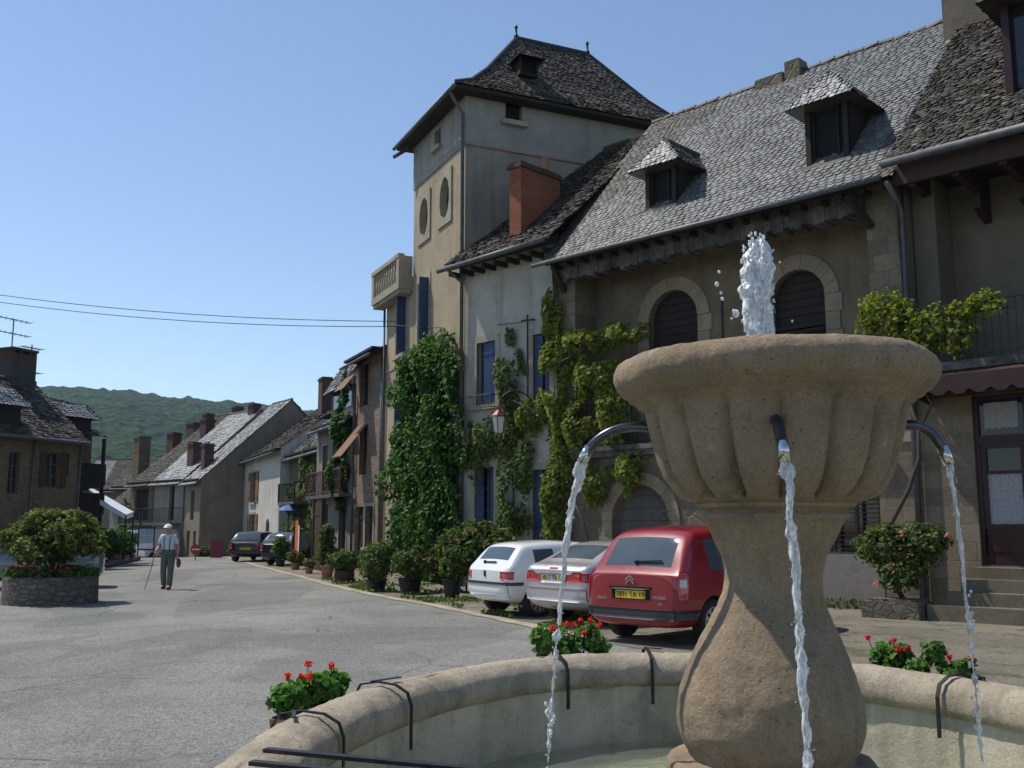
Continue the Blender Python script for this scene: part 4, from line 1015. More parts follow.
# H3 vine house
t,rf=house(FT,'vine_house','dark stone house hung with climbing vines and a hipped attic tower',-27.3,-17.35,-.6,5.5,9.0,5,'stoneL',[(-24.9,-23.9,3.1,4.9,'c'),(-20.6,-19.6,3.0,4.8,'w'),(-24.7,-23.7,.3,2.3,'d'),(-21,-19.8,.1,2.3,'w')],cgrey,'oldslate',y=1.0)
m=MB(); m.box(-21.3,-17.5,1.6,5.,5.0,7.0); bd=m.build('attic_tower',M['stoneL'],t)
r=MB(); r0=[(-21.8,1.1,6.9),(-17.2,1.1,6.9),(-17.2,5.5,6.9),(-21.8,5.5,6.9)]; r1=[(-20.6,2.8,8.1),(-18.4,2.8,8.1),(-18.4,3.8,8.1),(-20.6,3.8,8.1)]
for k in range(4): slates(r,[r0[k],r0[(k+1)%4],r1[(k+1)%4],r1[k]],.26,.2,cold,1.2,.02)
r.poly(r1,(.06,.05,.04)); r.build('attic_roof',M['oldslate'],bd)
chim(bd,-20.2,3.2,7.9,9.1,1.1,.6,'darkwood')
balcony(t,-26.3,-22.6,2.9,1.0,.8,'iron')
# H4 white with orange shutters
t,rf=house(FT,'orange_shutter_house','white house with orange wooden shutters and low dark roof',-38.4,-27.35,-1.2,5.9,9.7,5.6,'pale',[(-35.6,-34.0,3.1,4.9,'o'),(-35.5,-33.9,.3,2.4,'o'),(-30.8,-29.7,.2,2.1,'d',.5)],cold,y=.5)
chim(t,-30,3.5,8,10.2,.9,.6)
# B protruding gable
FB=Frame(-19.1,61.7,-55)
t,rf=house(FB,'gable_house','plain beige gable house with bright grey slate roof',-3.1,0,-2,4.65,9.9,5.7,'gable',[(-1.9,-1.2,2.1,3.9,'v'),(-1.1,-.6,.0,1.4,'v'),(-2.4,-1.8,-.2,1.4,'v')],clight,'slate')
chim(t,-1.8,.9,5.2,6.9,.7,.6,'dbrick')
# C balcony house
FC=Frame(-21.0,64.4,-45)
t,rf=house(FC,'slate_roof_house','grey house with long iron balcony and pale slate roof',-4.2,-.1,-2.5,4.75,9.6,5.4,'greyw',[(-2.,-1.3,2.1,4.3,'v'),(-1.6,-.4,-1.5,1.2,'v')],clight,'slate')
balcony(t,-4.1,-.2,1.9,0,.8,'iron'); chim(t,-1.2,1.2,5.6,7.2,.8,.6); chim(t,-.8,5.3,8.8,10.1,.7,.6)
m=MB(); m.box(-2.9,-2.2,2.2,3.1,7.1,7.22); 
m=MB(); s0=(9.6-4.75)/5.4
m.hexa([(-3.0,2.0,4.75+2.0*s0+.02),(-2.3,2.0,4.75+2*s0+.02),(-2.3,2.9,4.75+2.9*s0+.02),(-3.0,2.9,4.75+2.9*s0+.02)],[(-3.0,1.95,4.75+2.0*s0+.1),(-2.3,1.95,4.75+2*s0+.1),(-2.3,2.85,4.75+2.9*s0+.1),(-3.0,2.85,4.75+2.9*s0+.1)]); m.build('roof_window',M['carglass'],rf)
# D dark
FD=Frame(-24.0,67.4,-45)
t,rf=house(FD,'dark_timber_house','dark timber-fronted house with brown stone roof',-3.6,-.1,-3,4.75,9.8,6.2,'stoneL',[(-2.8,-.8,2.1,4.2,'v'),(-2.9,-.7,-1.5,1.4,'v')],cold)
balcony(t,-3.5,-.2,1.9,0,.8,'darkwood'); chim(t,-1.,4.2,7.4,9.3,.8,.7); chim(t,-2.8,5.2,8.,9.9,.6,.6); chim(t,-.4,6.2,9.2,10.3,.6,.6)
# E further houses
FE=Frame(-26.7,72,-42)
t,rf=house(FE,'low_stone_house','low stone house further down the street with tall chimneys',-4.2,-.2,-4,3.4,8.1,6,'greyw',[(-2.2,-1.4,1,2.4,'w'),(-1.2,-.5,-2,.4,'v')],cold)
chim(t,-3.0,1.6,4.4,8.4,.9,.9,'stoneL'); chim(t,-.5,2.8,5,8.6,.9,.7,'dbrick'); chim(t,-1.5,5,7,9.6,1.1,.7)
FF=Frame(-41.3,100,4)
t,rf=house(FF,'pale_village_house','small pale grey village house low in the distance',0.6,5.,-6,5.4,8.6,4,'greyw',[(1.4,2.0,2.4,4.2,'w'),(3.2,3.9,2.4,4.2,'w'),(1.3,2.1,-1,1.2,'d')],cold)
FG=Frame(-47.5,112,8)
t,rf=house(FG,'yellow_village_house','small yellow-walled village house in the distance',0,4.8,-7,6.2,9.3,4,'tower',[(1,1.8,3,4.6,'w')],clight)
FH=Frame(-34.5,90,-20)
t,rf=house(FH,'brown_village_house','small brown-roofed village house in the distance beside the chimneys',-1.5,3.6,-6,5.3,7.8,3.5,'stoneL',[(0,.8,2.6,4.,'w')],cold)
# ---------------------------------------------------------------- LEFT HOUSES
x0=-16.; x1=.25; ze=5.35; yr=3.0; zr=7.75; ov=.35
t=FL.thing('left_stone_house','dark stone house at the left edge with brown shutters and brick-topped chimney','house',-3,0)
ops=[(-3.15,-2.65,2.9,4.5),(-1.45,-.75,3.2,4.6),(-5.2,-4.5,3.2,4.6),(-2.4,-1.4,0,2.2),(-.2-.3,-.3,3.72,4.6)]
m=MB(); wall(m,x0,x1,-.3,ze,ops); m.poly([(x1,0,-.3),(x1,6,-.3),(x1,6,ze),(x1,yr,zr-.05),(x1,0,ze)]); m.poly([(x0,0,-.3),(x0,6,-.3),(x0,6,ze),(x0,yr,zr-.05),(x0,0,ze)]); m.quad((x0,6,-.3),(x1,6,-.3),(x1,6,ze),(x0,6,ze)); m.build('wall',M['stoneL'],t)
for i,o in enumerate(ops):
    w=window(t,*o,.13,'greywood',2)
for o in ops[1:3]:
    for xa,xb in ((o[0]-.3,o[0]-.01),(o[1]+.01,o[1]+.3)):
        q=MB(); boards(q,xa,xb,o[2],o[3],-.05,.12,.03); q.build('shutter',M['midwood'],t)
sl=(zr-ze)/yr; r=MB(); slates(r,[(x0,-ov,ze-ov*sl),(x1+.15,-ov,ze-ov*sl),(x1+.15,yr,zr),(x0,yr,zr)],.24,.17,cold,1.3,.02,seed=40)
slates(r,[(x1+.15,6+ov,ze-ov*sl),(x0,6+ov,ze-ov*sl),(x0,yr,zr),(x1+.15,yr,zr)],.4,.3,cold,1.3,.02,seed=41)
r.tube([(x0,yr,zr+.02),(x1+.15,yr,zr+.02)],.1,6,(.08,.07,.06)); rf=r.build('roof',M['oldslate'],t)
gutter(t,[(x0,-ov-.05,ze-ov*sl-.03),(x1+.1,-ov-.05,ze-ov*sl-.03)]); pipe(t,[(-2.1,-.07,ze-.3),(-2.1,-.07,0)],.045); pipe(t,[(.2,-.07,ze-.3),(.2,-.07,0)],.045)
c=MB(); c.box(-1.15,.05,2.6,3.4,6.6,8.35); ch=c.build('chimney',flat('dark_chimney_render',(.05,.05,.055),.9,var=.3,bump=.4),t)
c=MB(); c.box(-1.15,.05,2.6,3.4,8.35,8.85)
for xx in (-1.15,-.8,-.3,-.07): c.box(xx,xx+(.12 if xx!=-.8 else .12),2.6,3.4,8.85,8.98)
c.box(-1.2,.1,2.55,3.45,8.98,9.08); c.build('chimney_top',M['dbrick'],ch)
# dormer with pale slates
m=MB(); m.box(-4.4,-2.6,.2,1.6,5.4,6.35); dm=m.build('dormer',M['darkwood'],rf)
r=MB(); slates(r,[(-4.8,-.15,6.25),(-2.35,-.15,6.25),(-2.75,.5,6.95),(-4.4,.5,6.95)],.16,.12,clight,1,.02); slates(r,[(-2.35,-.15,6.25),(-2.35,2.,6.25),(-2.75,2.2,6.95),(-2.75,.5,6.95)],.16,.12,cold,1,.02); r.poly([(-4.8,-.15,6.24),(-2.35,-.15,6.24),(-2.35,2,6.24),(-4.8,2,6.24)],(.05,.04,.03)); r.build('dormer_roof',M['slate'],dm)
def antenna(par,x,y,z0,h,els,ln=1.3):
    m=MB(); m.bar((x,y,z0),(x,y,z0+h),.035)
    for zz,a in els:
        m.bar((x-ln*.5,y,z0+zz),(x+ln*.5,y,z0+zz),.025)
        for k in range(7): m.bar((x-ln*.45+k*ln*.15,y-.25,z0+zz),(x-ln*.45+k*ln*.15,y+.25,z0+zz),.015)
    m.build('aerial',M['iron'],par)
antenna(t,-.9,3.0,9.0,1.35,((1.3,0),(.7,0)),1.7); antenna(t,.1,3.0,7.5,1.9,((1.75,0),(.7,0)),1.1)
# timber neighbour set back
t=FL.thing('timber_balcony_house','narrow dark timber-galleried house beyond the left stone house','house',2,2.9)
m=MB(); wall(m,.4,3.7,-.3,5.9,[(1.2,2.0,3.3,4.8),(2.4,3.,3.3,4.8)],y=3.0); m.quad((3.7,3,-.3),(3.7,8,-.3),(3.7,8,5.9),(3.7,3,5.9)); m.quad((.4,3,-.3),(.4,8,-.3),(.4,8,5.9),(.4,3,5.9)); m.build('wall',M['stoneL'],t)
for o in ((1.2,2.0,3.3,4.8),(2.4,3.,3.3,4.8)): window(t,*o,3.13,'greywood',2)
m=MB(); 
for z in (2.2,3.5): 
    m.box(.5,3.75,2.2,3.0,z-.14,z); x=.5
    while x<3.75: m.box(x,x+.1,2.2,2.24,z,z+.95); x+=.13
for x in (.5,2.1,3.7): m.box(x-.06,x+.06,2.2,2.32,-.1,5.6)
m.build('timber_gallery',M['darkwood'],t)
r=MB(); slates(r,[(.2,2.3,5.7),(4.0,2.3,5.7),(4.0,5.4,7.1),(.2,5.4,7.1)],.24,.17,cold,1.3,.02); slates(r,[(4.,8.5,5.7),(.2,8.5,5.7),(.2,5.4,7.1),(4,5.4,7.1)],.4,.3,cold,1.3,.02); rf=r.build('roof',M['oldslate'],t)
m=MB(); m.box(1.,3.3,2.7,4.4,5.7,6.6); dm=m.build('dormer',M['darkwood'],rf)
r=MB(); slates(r,[(.7,2.4,6.45),(3.6,2.4,6.45),(3.3,3.1,7.1),(1.1,3.1,7.1)],.16,.12,clight,1,.02); slates(r,[(3.6,2.4,6.45),(3.6,5,6.45),(3.3,5,7.1),(3.3,3.1,7.1)],.16,.12,cold,1,.02); slates(r,[(1.1,3.1,7.1),(3.3,3.1,7.1),(3.3,5,7.5),(1.1,5,7.5)],.2,.15,cold,1,.02); r.build('dormer_roof',M['slate'],dm)
# ============================================================ cars
def ringpts(x,zb,w,belt,wr,zr):
    mid=min(.62,belt*.72)
    h=[(0,zb),(w*.82,zb),(w*.975,zb+.10),(w,mid),(w*.975,belt),(wr+ (w*.93-wr)*.25,zr-(zr-belt)*.18),(wr*.93,zr-.012),(0,zr+.012)]
    return [(x,y,z) for y,z in h]+[(x,-y,z) for y,z in h[-2:0:-1]]
def patch(bvh,c,d,u0,u1,v0,v1,nu=8,nv=6,off=.006,th=.03,warp=None):
    c=Vector(c); d=Vector(d).normalized(); up=Vector((0,0,1)); sd=d.cross(up).normalized(); m=MB(); P={}
    for i in range(nu+1):
        for j in range(nv+1):
            u=u0+(u1-u0)*i/nu; v=v0+(v1-v0)*j/nv
            if warp: u,v=warp(u,v)
            o=c+sd*u+up*v-d*3
            h=bvh.ray_cast(o,d)
            if h[0] is None: return m
            P[i,j]=h[0]
    vs=[];ix={}
    for k,p in P.items(): ix[k]=len(vs); vs.append(p-d*off)
    nb=len(vs)
    for k,p in P.items(): vs.append(p+d*th)
    fs=[]
    for i in range(nu):
        for j in range(nv): fs.append((ix[i,j],ix[i+1,j],ix[i+1,j+1],ix[i,j+1]))
    bd=[(i,0) for i in range(nu)]+[(nu,j) for j in range(nv)]+[(i,nv) for i in range(nu,0,-1)]+[(0,j) for j in range(nv,0,-1)]
    for q in range(len(bd)):
        a=ix[bd[q]]; b=ix[bd[(q+1)%len(bd)]]; fs.append((a,b,b+nb,a+nb))
    m.add(vs,fs); return m
def wheel(car,x,y,r,side):
    m=MB(lambda p:(x+p[0],y+p[2]*side,r+p[1]))
    w=.19
    m.lathe([(r*.62,-w*.4),(r*.9,-w*.5),(r*.985,-w*.4),(r,-w*.2),(r,w*.2),(r*.985,w*.4),(r*.9,w*.5),(r*.7,w*.5),(r*.62,w*.4)],28,capb=True,capt=False)
    wh=m.build('wheel',M['tyre'],car,True)
    m=MB(lambda p:(x+p[0],y+p[2]*side,r+p[1]))
    m.lathe([(r*.66,w*.30),(r*.66,w*.46),(r*.6,w*.47),(r*.58,w*.36)],28,capb=False,capt=False)
    m.lathe([(r*.22,w*.30),(r*.2,w*.50),(r*.08,w*.53)],14,capb=False)
    for k in range(9):
        a=2*PI*k/9; ca,sa=math.cos(a),math.sin(a); 
        def q(rr,t,z): return (rr*ca-t*sa,rr*sa+t*ca,z)
        m.hexa([q(r*.18,-.018,w*.36),q(r*.18,.018,w*.36),q(r*.61,.034,w*.36),q(r*.61,-.034,w*.36)],[q(r*.18,-.018,w*.49),q(r*.18,.018,w*.49),q(r*.61,.03,w*.45),q(r*.61,-.03,w*.45)])
    m.build('hubcap',M['rim'],wh)
    m=MB(lambda p:(x+p[0],y+p[2]*side,r+p[1])); m.lathe([(r*.6,w*.2),(.01,w*.2)],20,capb=False); m.build('brake_disc',M['well'],wh)
def car(name,label,cat,loc,head,st,glass_side,rear,front,paintm,W,wheels,wr_,spec,group=None):
    c=thing(name,label,cat,loc,R(head),group)
    m=MB(); rings=[]
    x0,zb,w,b,wr,zr=st[0]; rr=[ringpts(*s) for s in st]
    def cap(r,dx,s):
        zc=sum(p[2] for p in r)/len(r); return [(p[0]+dx,p[1]*s,zc+(p[2]-zc)*s) for p in r]
    rr=[cap(rr[0],-.03,.90)]+rr+[cap(rr[-1],.03,.88)]
    n=14; V=[p for r in rr for p in r]; F=[];MI=[]
    for i in range(len(rr)-1):
        for k in range(n):
            F.append((i*n+k,i*n+(k+1)%n,(i+1)*n+(k+1)%n,(i+1)*n+k)); mi=0
            ci=i-1
            if k in (4,9) and ci in glass_side: mi=1
            if k in (6,7) and ci in (rear,front): mi=1
            MI.append(mi)
    # end caps as quads between the two halves
    for base,fl in ((0,0),((len(rr)-1)*n,1)):
        for k in range(7):
            a,b_=base+k,base+k+1; c_,d_=base+(n-k-1)%n,base+(n-k)%n
            if k==0: f=(base,base+1,base+13)
            elif k==6: f=(base+6,base+7,base+8)
            else: f=(base+k,base+k+1,base+n-k-1,base+n-k)
            F.append(f); MI.append(0)
    me=bpy.data.meshes.new('car'); me.from_pydata(V,[],F); me.polygons.foreach_set('material_index',MI)
    bm=bmesh.new(); bm.from_mesh(me); bmesh.ops.recalc_face_normals(bm,faces=bm.faces); bm.to_mesh(me); bm.free()
    for mm_ in (paintm,M['carglass'],M['well']): me.materials.append(mm_)
    o=bpy.data.objects.new('tmp',me); COL.objects.link(o); sb=o.modifiers.new('u','SUBSURF'); sb.levels=3; sb.render_levels=3
    k=MB()
    for wx in wheels:
        for s in (-1,1): k.tube([(wx,s*(W/2-.36),wr_*1.0),(wx,s*(W/2+.2),wr_*1.0)],wr_*1.16,28)
    km=k.mesh('cut'); 
    for mm_ in (paintm,M['carglass'],M['well']): km.materials.append(mm_)
    km.polygons.foreach_set('material_index',[2]*len(km.polygons))
    bm=bmesh.new(); bm.from_mesh(km); bmesh.ops.recalc_face_normals(bm,faces=bm.faces); bm.to_mesh(km); bm.free()
    ko=bpy.data.objects.new('cut',km); COL.objects.link(ko)
    bo=o.modifiers.new('b','BOOLEAN'); bo.operation='DIFFERENCE'; bo.object=ko; bo.solver='EXACT'
    try: bo.material_mode='INDEX'
    except Exception: pass
    full=evalmesh(o); bpy.data.objects.remove(o); bpy.data.objects.remove(ko)
    bm=bmesh.new(); bm.from_mesh(full); bvh=BVHTree.FromBMesh(bm)
    def sub(idx):
        b2=bm.copy(); bmesh.ops.delete(b2,geom=[f for f in b2.faces if f.material_index!=idx],context='FACES')
        for f in b2.faces: f.material_index=0; f.smooth=True
        return b2
    body=None
    for idx,nm,mt in ((0,'body',paintm),(2,'wheel_arch',M['well'])):
        b2=sub(idx); me2=bpy.data.meshes.new(nm); b2.to_mesh(me2); b2.free(); me2.materials.append(mt); ob=bpy.data.objects.new(nm,me2); link(ob,c)
        if idx==0: body=ob
    b2=sub(1); left=set(b2.faces)
    while left:
        st_=[left.pop()]; isl=[st_[0]]
        while st_:
            f=st_.pop()
            for e in f.edges:
                for g in e.link_faces:
                    if g in left: left.remove(g); st_.append(g); isl.append(g)
        vs={}; V=[];Fc=[]
        for f in isl:
            q=[]
            for v in f.verts:
                if v.index not in vs: vs[v.index]=len(V); V.append(v.co.copy())
                q.append(vs[v.index])
            Fc.append(q)
        m2=bpy.data.meshes.new('window'); m2.from_pydata(V,[],Fc)
        cx=sum(v[0] for v in V)/len(V); nm='side_window' if abs(sum(v[1] for v in V)/len(V))>.3 else ('rear_window' if cx<0 else 'windscreen')
        finish(nm,m2,M['carglass'],c,True)
    b2.free()
    for wx in wheels:
        for s in (-1,1): wheel(c,wx,s*(W/2-.115),wr_,s)
    bm.free()
    # seams of the doors: thin dark lines
    for s in (-1,1):
        for dx in spec.get('doors',()):
            pm=patch(bvh,(dx,0,.0),(0,-s,0),-.006,.006,spec.get('dz0',.38),spec['dz1'],1,10,.002,.02)
            if pm.v: pm.build('door_seam',M['trimblk'],body)
        hd=spec.get('handle')
        for dx in hd or ():
            pm=patch(bvh,(dx,0,0),(0,-s,0),-.07,.07,spec['dz1']-.12,spec['dz1']-.08,3,1,.02,.01); 
            if pm.v: pm.build('door_handle',spec.get('hm',paintm),body,True)
        mx=spec.get('mirror')
        if mx: MB().ball((mx,s*(W/2+.07),spec['dz1']+.06),.1,None,10,8,(.55,1,.75)).build('wing_mirror',spec.get('hm',paintm),c,True)
    return c,body,bvh
def plate(c,bvh,z,txt,y=0,w=.26,h=.055):
    pm=patch(bvh,(-3,y,z),(1,0,0),-w,w,-h,h,4,2,.014,.01); 
    if not pm.v: return
    p=pm.build('number_plate',M['plate'],c)
    xm=min(v[0] for v in pm.v)-.003
    mt=Matrix.Translation((xm,y,z))@Matrix(((0,0,-1,0),(-1,0,0,0),(0,1,0,0),(0,0,0,1)))
    textmesh(txt,.105,M['ink'],p,mt,'plate_lettering')
    return p
def ontail(c,s,size,x,y,z,mat,name):
    textmesh(s,size,mat,c,Matrix.Translation((x,y,z))@Matrix(((0,0,-1,0),(-1,0,0,0),(0,1,0,0),(0,0,0,1))),name,.003)
def tailx(bvh,y,z):
    h=bvh.ray_cast(Vector((-4,y,z)),Vector((1,0,0))); return h[0].x-.004 if h[0] is not None else -2.1
# --- red compact people carrier
A=47
def place(mx,my,half,head_from_y):  # rear-middle point -> centre
    a=R(90-head_from_y); return (mx+half*math.cos(a),my+half*math.sin(a),.02),90-head_from_y
loc,hd=place(1.66,14.35,2.14,45)
st=[(-2.10,.34,.74,.93,.66,1.0),(-2.07,.27,.82,.93,.74,.95),(-2.02,.24,.85,.95,.77,.985),(-1.66,.22,.865,1.02,.68,1.57),(-1.42,.22,.87,1.01,.64,1.62),(-.86,.22,.875,.99,.64,1.655),(-.76,.22,.875,.99,.64,1.66),(.12,.22,.875,.97,.63,1.65),(.22,.22,.875,.97,.63,1.64),(.72,.22,.87,.97,.6,1.50),(1.38,.22,.86,.96,.62,1.04),(1.85,.24,.80,.80,.6,.86),(2.08,.3,.66,.62,.5,.68)]
c,b,bvh=car('red_people_carrier','dark red people carrier, nearest the fountain of the three parked cars','car',loc,hd,st,{3+1,6,8},2,9,M['redpaint'],1.74,(-1.33,1.37),.315,dict(doors=(-.8,.17,1.1),dz1=.95,mirror=.95,hm=M['redpaint'],handle=(-.62,.35)))
for s in (-1,1):
    d=(.80,-s*.60,0); p=patch(bvh,(-1.9,s*.74,0),d,-.085,.085,.62,1.02,6,10,.012,.03,warp=lambda u,v:(u*(1-.35*abs(v-.82)/.2),v)); l=p.build('tail_light',M['lens'],c,True)
    p=patch(bvh,(-1.9,s*.74,0),d,-.05,.05,.80,.92,6,6,.02,.01); p.build('clear_lens',M['lensw'],l,True)
p=patch(bvh,(-2.2,0,0),(1,0,0),-.74,.74,.36,.50,16,3,.045,.05); p.build('rear_bumper',M['bumper'],c,True)
for s in (-1,1):
    p=patch(bvh,(-1.9,s*.8,0),(.5,-s*.87,0),-.28,.30,.37,.49,8,3,.035,.05); p.build('bumper_corner',M['bumper'],c,True)
p=patch(bvh,(-2.2,0,0),(1,0,0),-.36,.36,.765,.80,6,1,.03,.02); p.build('tailgate_handle',M['trimblk'],c,True)
p=patch(bvh,(-2.2,0,0),(1,0,0),-.34,.34,.62,.765,6,2,.004,.02); p.build('plate_recess',M['well'],c)
plate(c,bvh,.69,'7891 TA 19',-.0)
ontail(c,'XSARA',.055,tailx(bvh,.5,.62),.52,.62,M['rim'],'badge_lettering'); ontail(c,'PICASSO',.06,tailx(bvh,-.5,.66),-.50,.66,M['rim'],'badge_lettering'); ontail(c,'1.8i',.05,tailx(bvh,-.5,.58),-.50,.575,M['rim'],'badge_lettering')
x=tailx(bvh,0,.88); m=MB()
for z in (.86,.91):
    m.hexa([(x,.075,z-.03),(x,.0,z+.03),(x,0,z+.05),(x,.075,z-.008)],[(x-.012,.075,z-.03),(x-.012,.0,z+.03),(x-.012,0,z+.05),(x-.012,.075,z-.008)])
    m.hexa([(x,-.075,z-.03),(x,.0,z+.03),(x,0,z+.05),(x,-.075,z-.008)],[(x-.012,-.075,z-.03),(x-.012,.0,z+.03),(x-.012,0,z+.05),(x-.012,-.075,z-.008)])
m.build('emblem',M['chrome'],c)
def wiper(c,bvh,y0,z0,y1,z1):
    a=Vector((tailx(bvh,y0,z0)-.02,y0,z0)); b_=Vector((tailx(bvh,y1,z1)-.03,y1,z1)); m=MB(); m.bar(a,b_,.03,.022); m.ball(a,.035); m.build('rear_wiper',M['trimblk'],c)
wiper(c,bvh,.02,1.14,-.42,1.16)
MB().bar((-1.1,0,1.66),(-1.35,0,1.86),.01).build('roof_aerial',M['trimblk'],c)
# --- silver hatchback
loc,hd=place(.68,17.15,2.08,51)
st=[(-2.04,.36,.72,.86,.62,.94),(-1.98,.28,.80,.93,.68,.99),(-1.86,.24,.83,.96,.70,1.02),(-1.74,.22,.84,.96,.68,1.05),(-1.12,.2,.85,.95,.60,1.36),(-.82,.2,.85,.94,.58,1.39),(-.32,.2,.85,.93,.58,1.41),(-.22,.2,.85,.93,.58,1.41),(.42,.2,.85,.92,.57,1.38),(.52,.2,.85,.92,.56,1.36),(.70,.2,.85,.92,.55,1.30),(1.35,.2,.83,.88,.6,.95),(1.8,.24,.77,.74,.6,.80),(2.02,.3,.64,.58,.5,.64)]
c,b,bvh=car('silver_hatchback','silver hatchback with sloping rear window parked between the red and the white car','car',loc,hd,st,{4,5,7},3,10,M['silverpaint'],1.70,(-1.22,1.32),.30,dict(doors=(-.9,-.27,.47,),dz1=.90,mirror=.8,handle=(-.7,.0)))
for s in (-1,1):
    p=patch(bvh,(-2.0,s*.5,0),(1,0,0),-.17,.17,.72,.86,6,4,.01,.03,warp=lambda u,v,s=s:(u,v+(.0 if v<.8 else .0)+(-.02 if u*s>0 else .03)*(v-.72)/.14)); p.build('tail_light',M['lens'],c,True)
    p=patch(bvh,(-1.95,s*.72,0),(.7,-s*.72,0),-.12,.12,.72,.87,5,4,.012,.03); p.build('tail_light',M['lens'],c,True)
p=patch(bvh,(-2.2,0,0),(1,0,0),-.31,.31,.70,.86,6,3,.014,.02); p.build('plate_surround',M['silverpaint'],c,True)
plate(c,bvh,.78,'4512 TB 12'); p=patch(bvh,(-2.2,0,0),(1,0,0),-.76,.76,.40,.62,16,4,.03,.05); p.build('rear_bumper',M['silverpaint'],c,True)
p=patch(bvh,(-2.2,0,0),(1,0,0),-.10,.10,.935,.955,4,1,.012,.02); p.build('brake_light',M['lens'],c)
# --- white small hatchback
loc,hd=place(-.51,18.95,1.80,58)
st=[(-1.76,.38,.68,.80,.60,.86),(-1.71,.30,.76,.86,.66,.92),(-1.63,.26,.78,.89,.66,.99),(-1.40,.22,.79,.89,.60,1.30),(-1.22,.2,.795,.88,.57,1.35),(-.62,.2,.80,.87,.56,1.38),(-.50,.2,.80,.87,.56,1.38),(.35,.2,.80,.85,.55,1.34),(.55,.2,.79,.85,.53,1.26),(1.12,.2,.78,.82,.56,.90),(1.55,.24,.72,.70,.56,.75),(1.74,.3,.6,.56,.46,.62)]
c,b,bvh=car('white_hatchback','small white hatchback, leftmost of the three cars parked by the houses','car',loc,hd,st,{4,6},2,8,M['whitepaint'],1.60,(-1.10,1.22),.285,dict(doors=(-.56,.5),dz1=.84,mirror=.65,handle=(-.35,)))
for s in (-1,1):
    p=patch(bvh,(-1.7,s*.64,0),(.87,-s*.5,0),-.14,.14,.68,.82,6,4,.012,.03,warp=lambda u,v:(u,v)); p.build('tail_light',M['lens'],c,True)
p=patch(bvh,(-2.2,0,0),(1,0,0),-.72,.72,.36,.62,14,4,.03,.05); bp=p.build('rear_bumper',M['whitepaint'],c,True)
p=patch(bvh,(-2.2,0,0),(1,0,0),-.72,.72,.575,.63,14,1,.045,.05); p.build('bumper_strip',M['bumper'],c,True)
for s in (-1,1):
    p=patch(bvh,(-1.7,s*.75,0),(.4,-s*.9,0),-.2,.25,.575,.63,6,1,.02,.05); p.build('bumper_strip',M['bumper'],c,True)
plate(c,bvh,.47,'852 SZ 12',.02,.23,.05); wiper(c,bvh,.2,.98,-.2,.99)
x=tailx(bvh,0,.78); MB().hexa([(x,-.03,.72),(x,.03,.72),(x,.04,.82),(x,-.02,.83)],[(x-.01,-.03,.72),(x-.01,.03,.72),(x-.01,.04,.82),(x-.01,-.02,.83)]).build('emblem',M['trimblk'],c)
# --- two dark estates further up
ste=[(-2.08,.36,.70,.84,.62,.9),(-2.02,.28,.80,.9,.68,.98),(-1.95,.24,.82,.92,.68,1.1),(-1.70,.22,.83,.92,.62,1.38),(-1.45,.2,.83,.92,.6,1.41),(-.82,.2,.83,.91,.6,1.42),(-.72,.2,.83,.91,.6,1.42),(.05,.2,.83,.9,.59,1.41),(.15,.2,.83,.9,.58,1.4),(.6,.2,.83,.9,.55,1.33),(1.2,.2,.81,.87,.6,.96),(1.75,.24,.76,.76,.6,.82),(2.05,.3,.64,.6,.5,.66)]
for nm,lb,p0,hh,mt in (('dark_blue_estate','dark blue estate car parked behind the potted topiary, the farther of two',(-12.5,47.6),4,'darkpaint2'),('dark_teal_estate','dark teal estate car parked nearer in front of the vine house',(-10.0,43.1),18,'darkpaint')):
    loc,hd=place(p0[0],p0[1],2.0,hh)
    c,b,bvh=car(nm,lb,'car',loc,hd,ste,{4,6,8},2,9,M[mt],1.66,(-1.28,1.3),.29,dict(doors=(-.77,.1),dz1=.88,mirror=.7,handle=(-.6,.2),hm=M['trimblk']),group=None)
    for s in (-1,1):
        p=patch(bvh,(-1.95,s*.66,0),(.87,-s*.5,0),-.08,.08,.62,.88,4,4,.012,.03); p.build('tail_light',M['lens'],c,True)
    p=patch(bvh,(-2.2,0,0),(1,0,0),-.74,.74,.38,.54,12,2,.04,.05); p.build('rear_bumper',M['bumper'],c,True); plate(c,bvh,.62,'318 RK 12')
# grey car half hidden behind the round planter
loc=(-13.3,27.5,.02)
c,b,bvh=car('grey_parked_car','grey parked car mostly hidden behind the round stone planter','car',loc,200,ste,{4,6,8},2,9,M['greycar'],1.66,(-1.28,1.3),.29,dict(doors=(-.77,.1),dz1=.88,mirror=.7,handle=(-.6,.2)))
# white box van
c=thing('white_van','white box van parked down the street behind the walking man','van',(-22.6,63.6,terr(-22.6,63.6)),R(-25))
m=MB(); m.hexa([(-.85,-1.4,.35),(.85,-1.4,.35),(.85,1.4,.35),(-.85,1.4,.35)],[(-.8,-1.36,1.95),(.8,-1.36,1.95),(.8,1.3,1.98),(-.8,1.3,1.98)]); m.box(-.87,.87,-1.43,-1.38,.38,.5)
b=m.build('body',M['vanpaint'],c); m=MB(); m.hexa([(-.8,1.4,.35),(.8,1.4,.35),(.8,2.4,.35),(-.8,2.4,.35)],[(-.76,1.4,1.9),(.76,1.4,1.9),(.74,1.9,1.25),(-.74,1.9,1.25)]); m.build('cab',M['vanpaint'],c)
m=MB(); m.box(-.7,-.03,-1.415,-1.39,1.15,1.75); m.box(.03,.7,-1.415,-1.39,1.15,1.75); m.build('rear_window',M['carglass'],c)
m=MB(); m.box(-.01,.01,-1.42,-1.39,.5,1.9); m.build('door_seam',M['trimblk'],c)
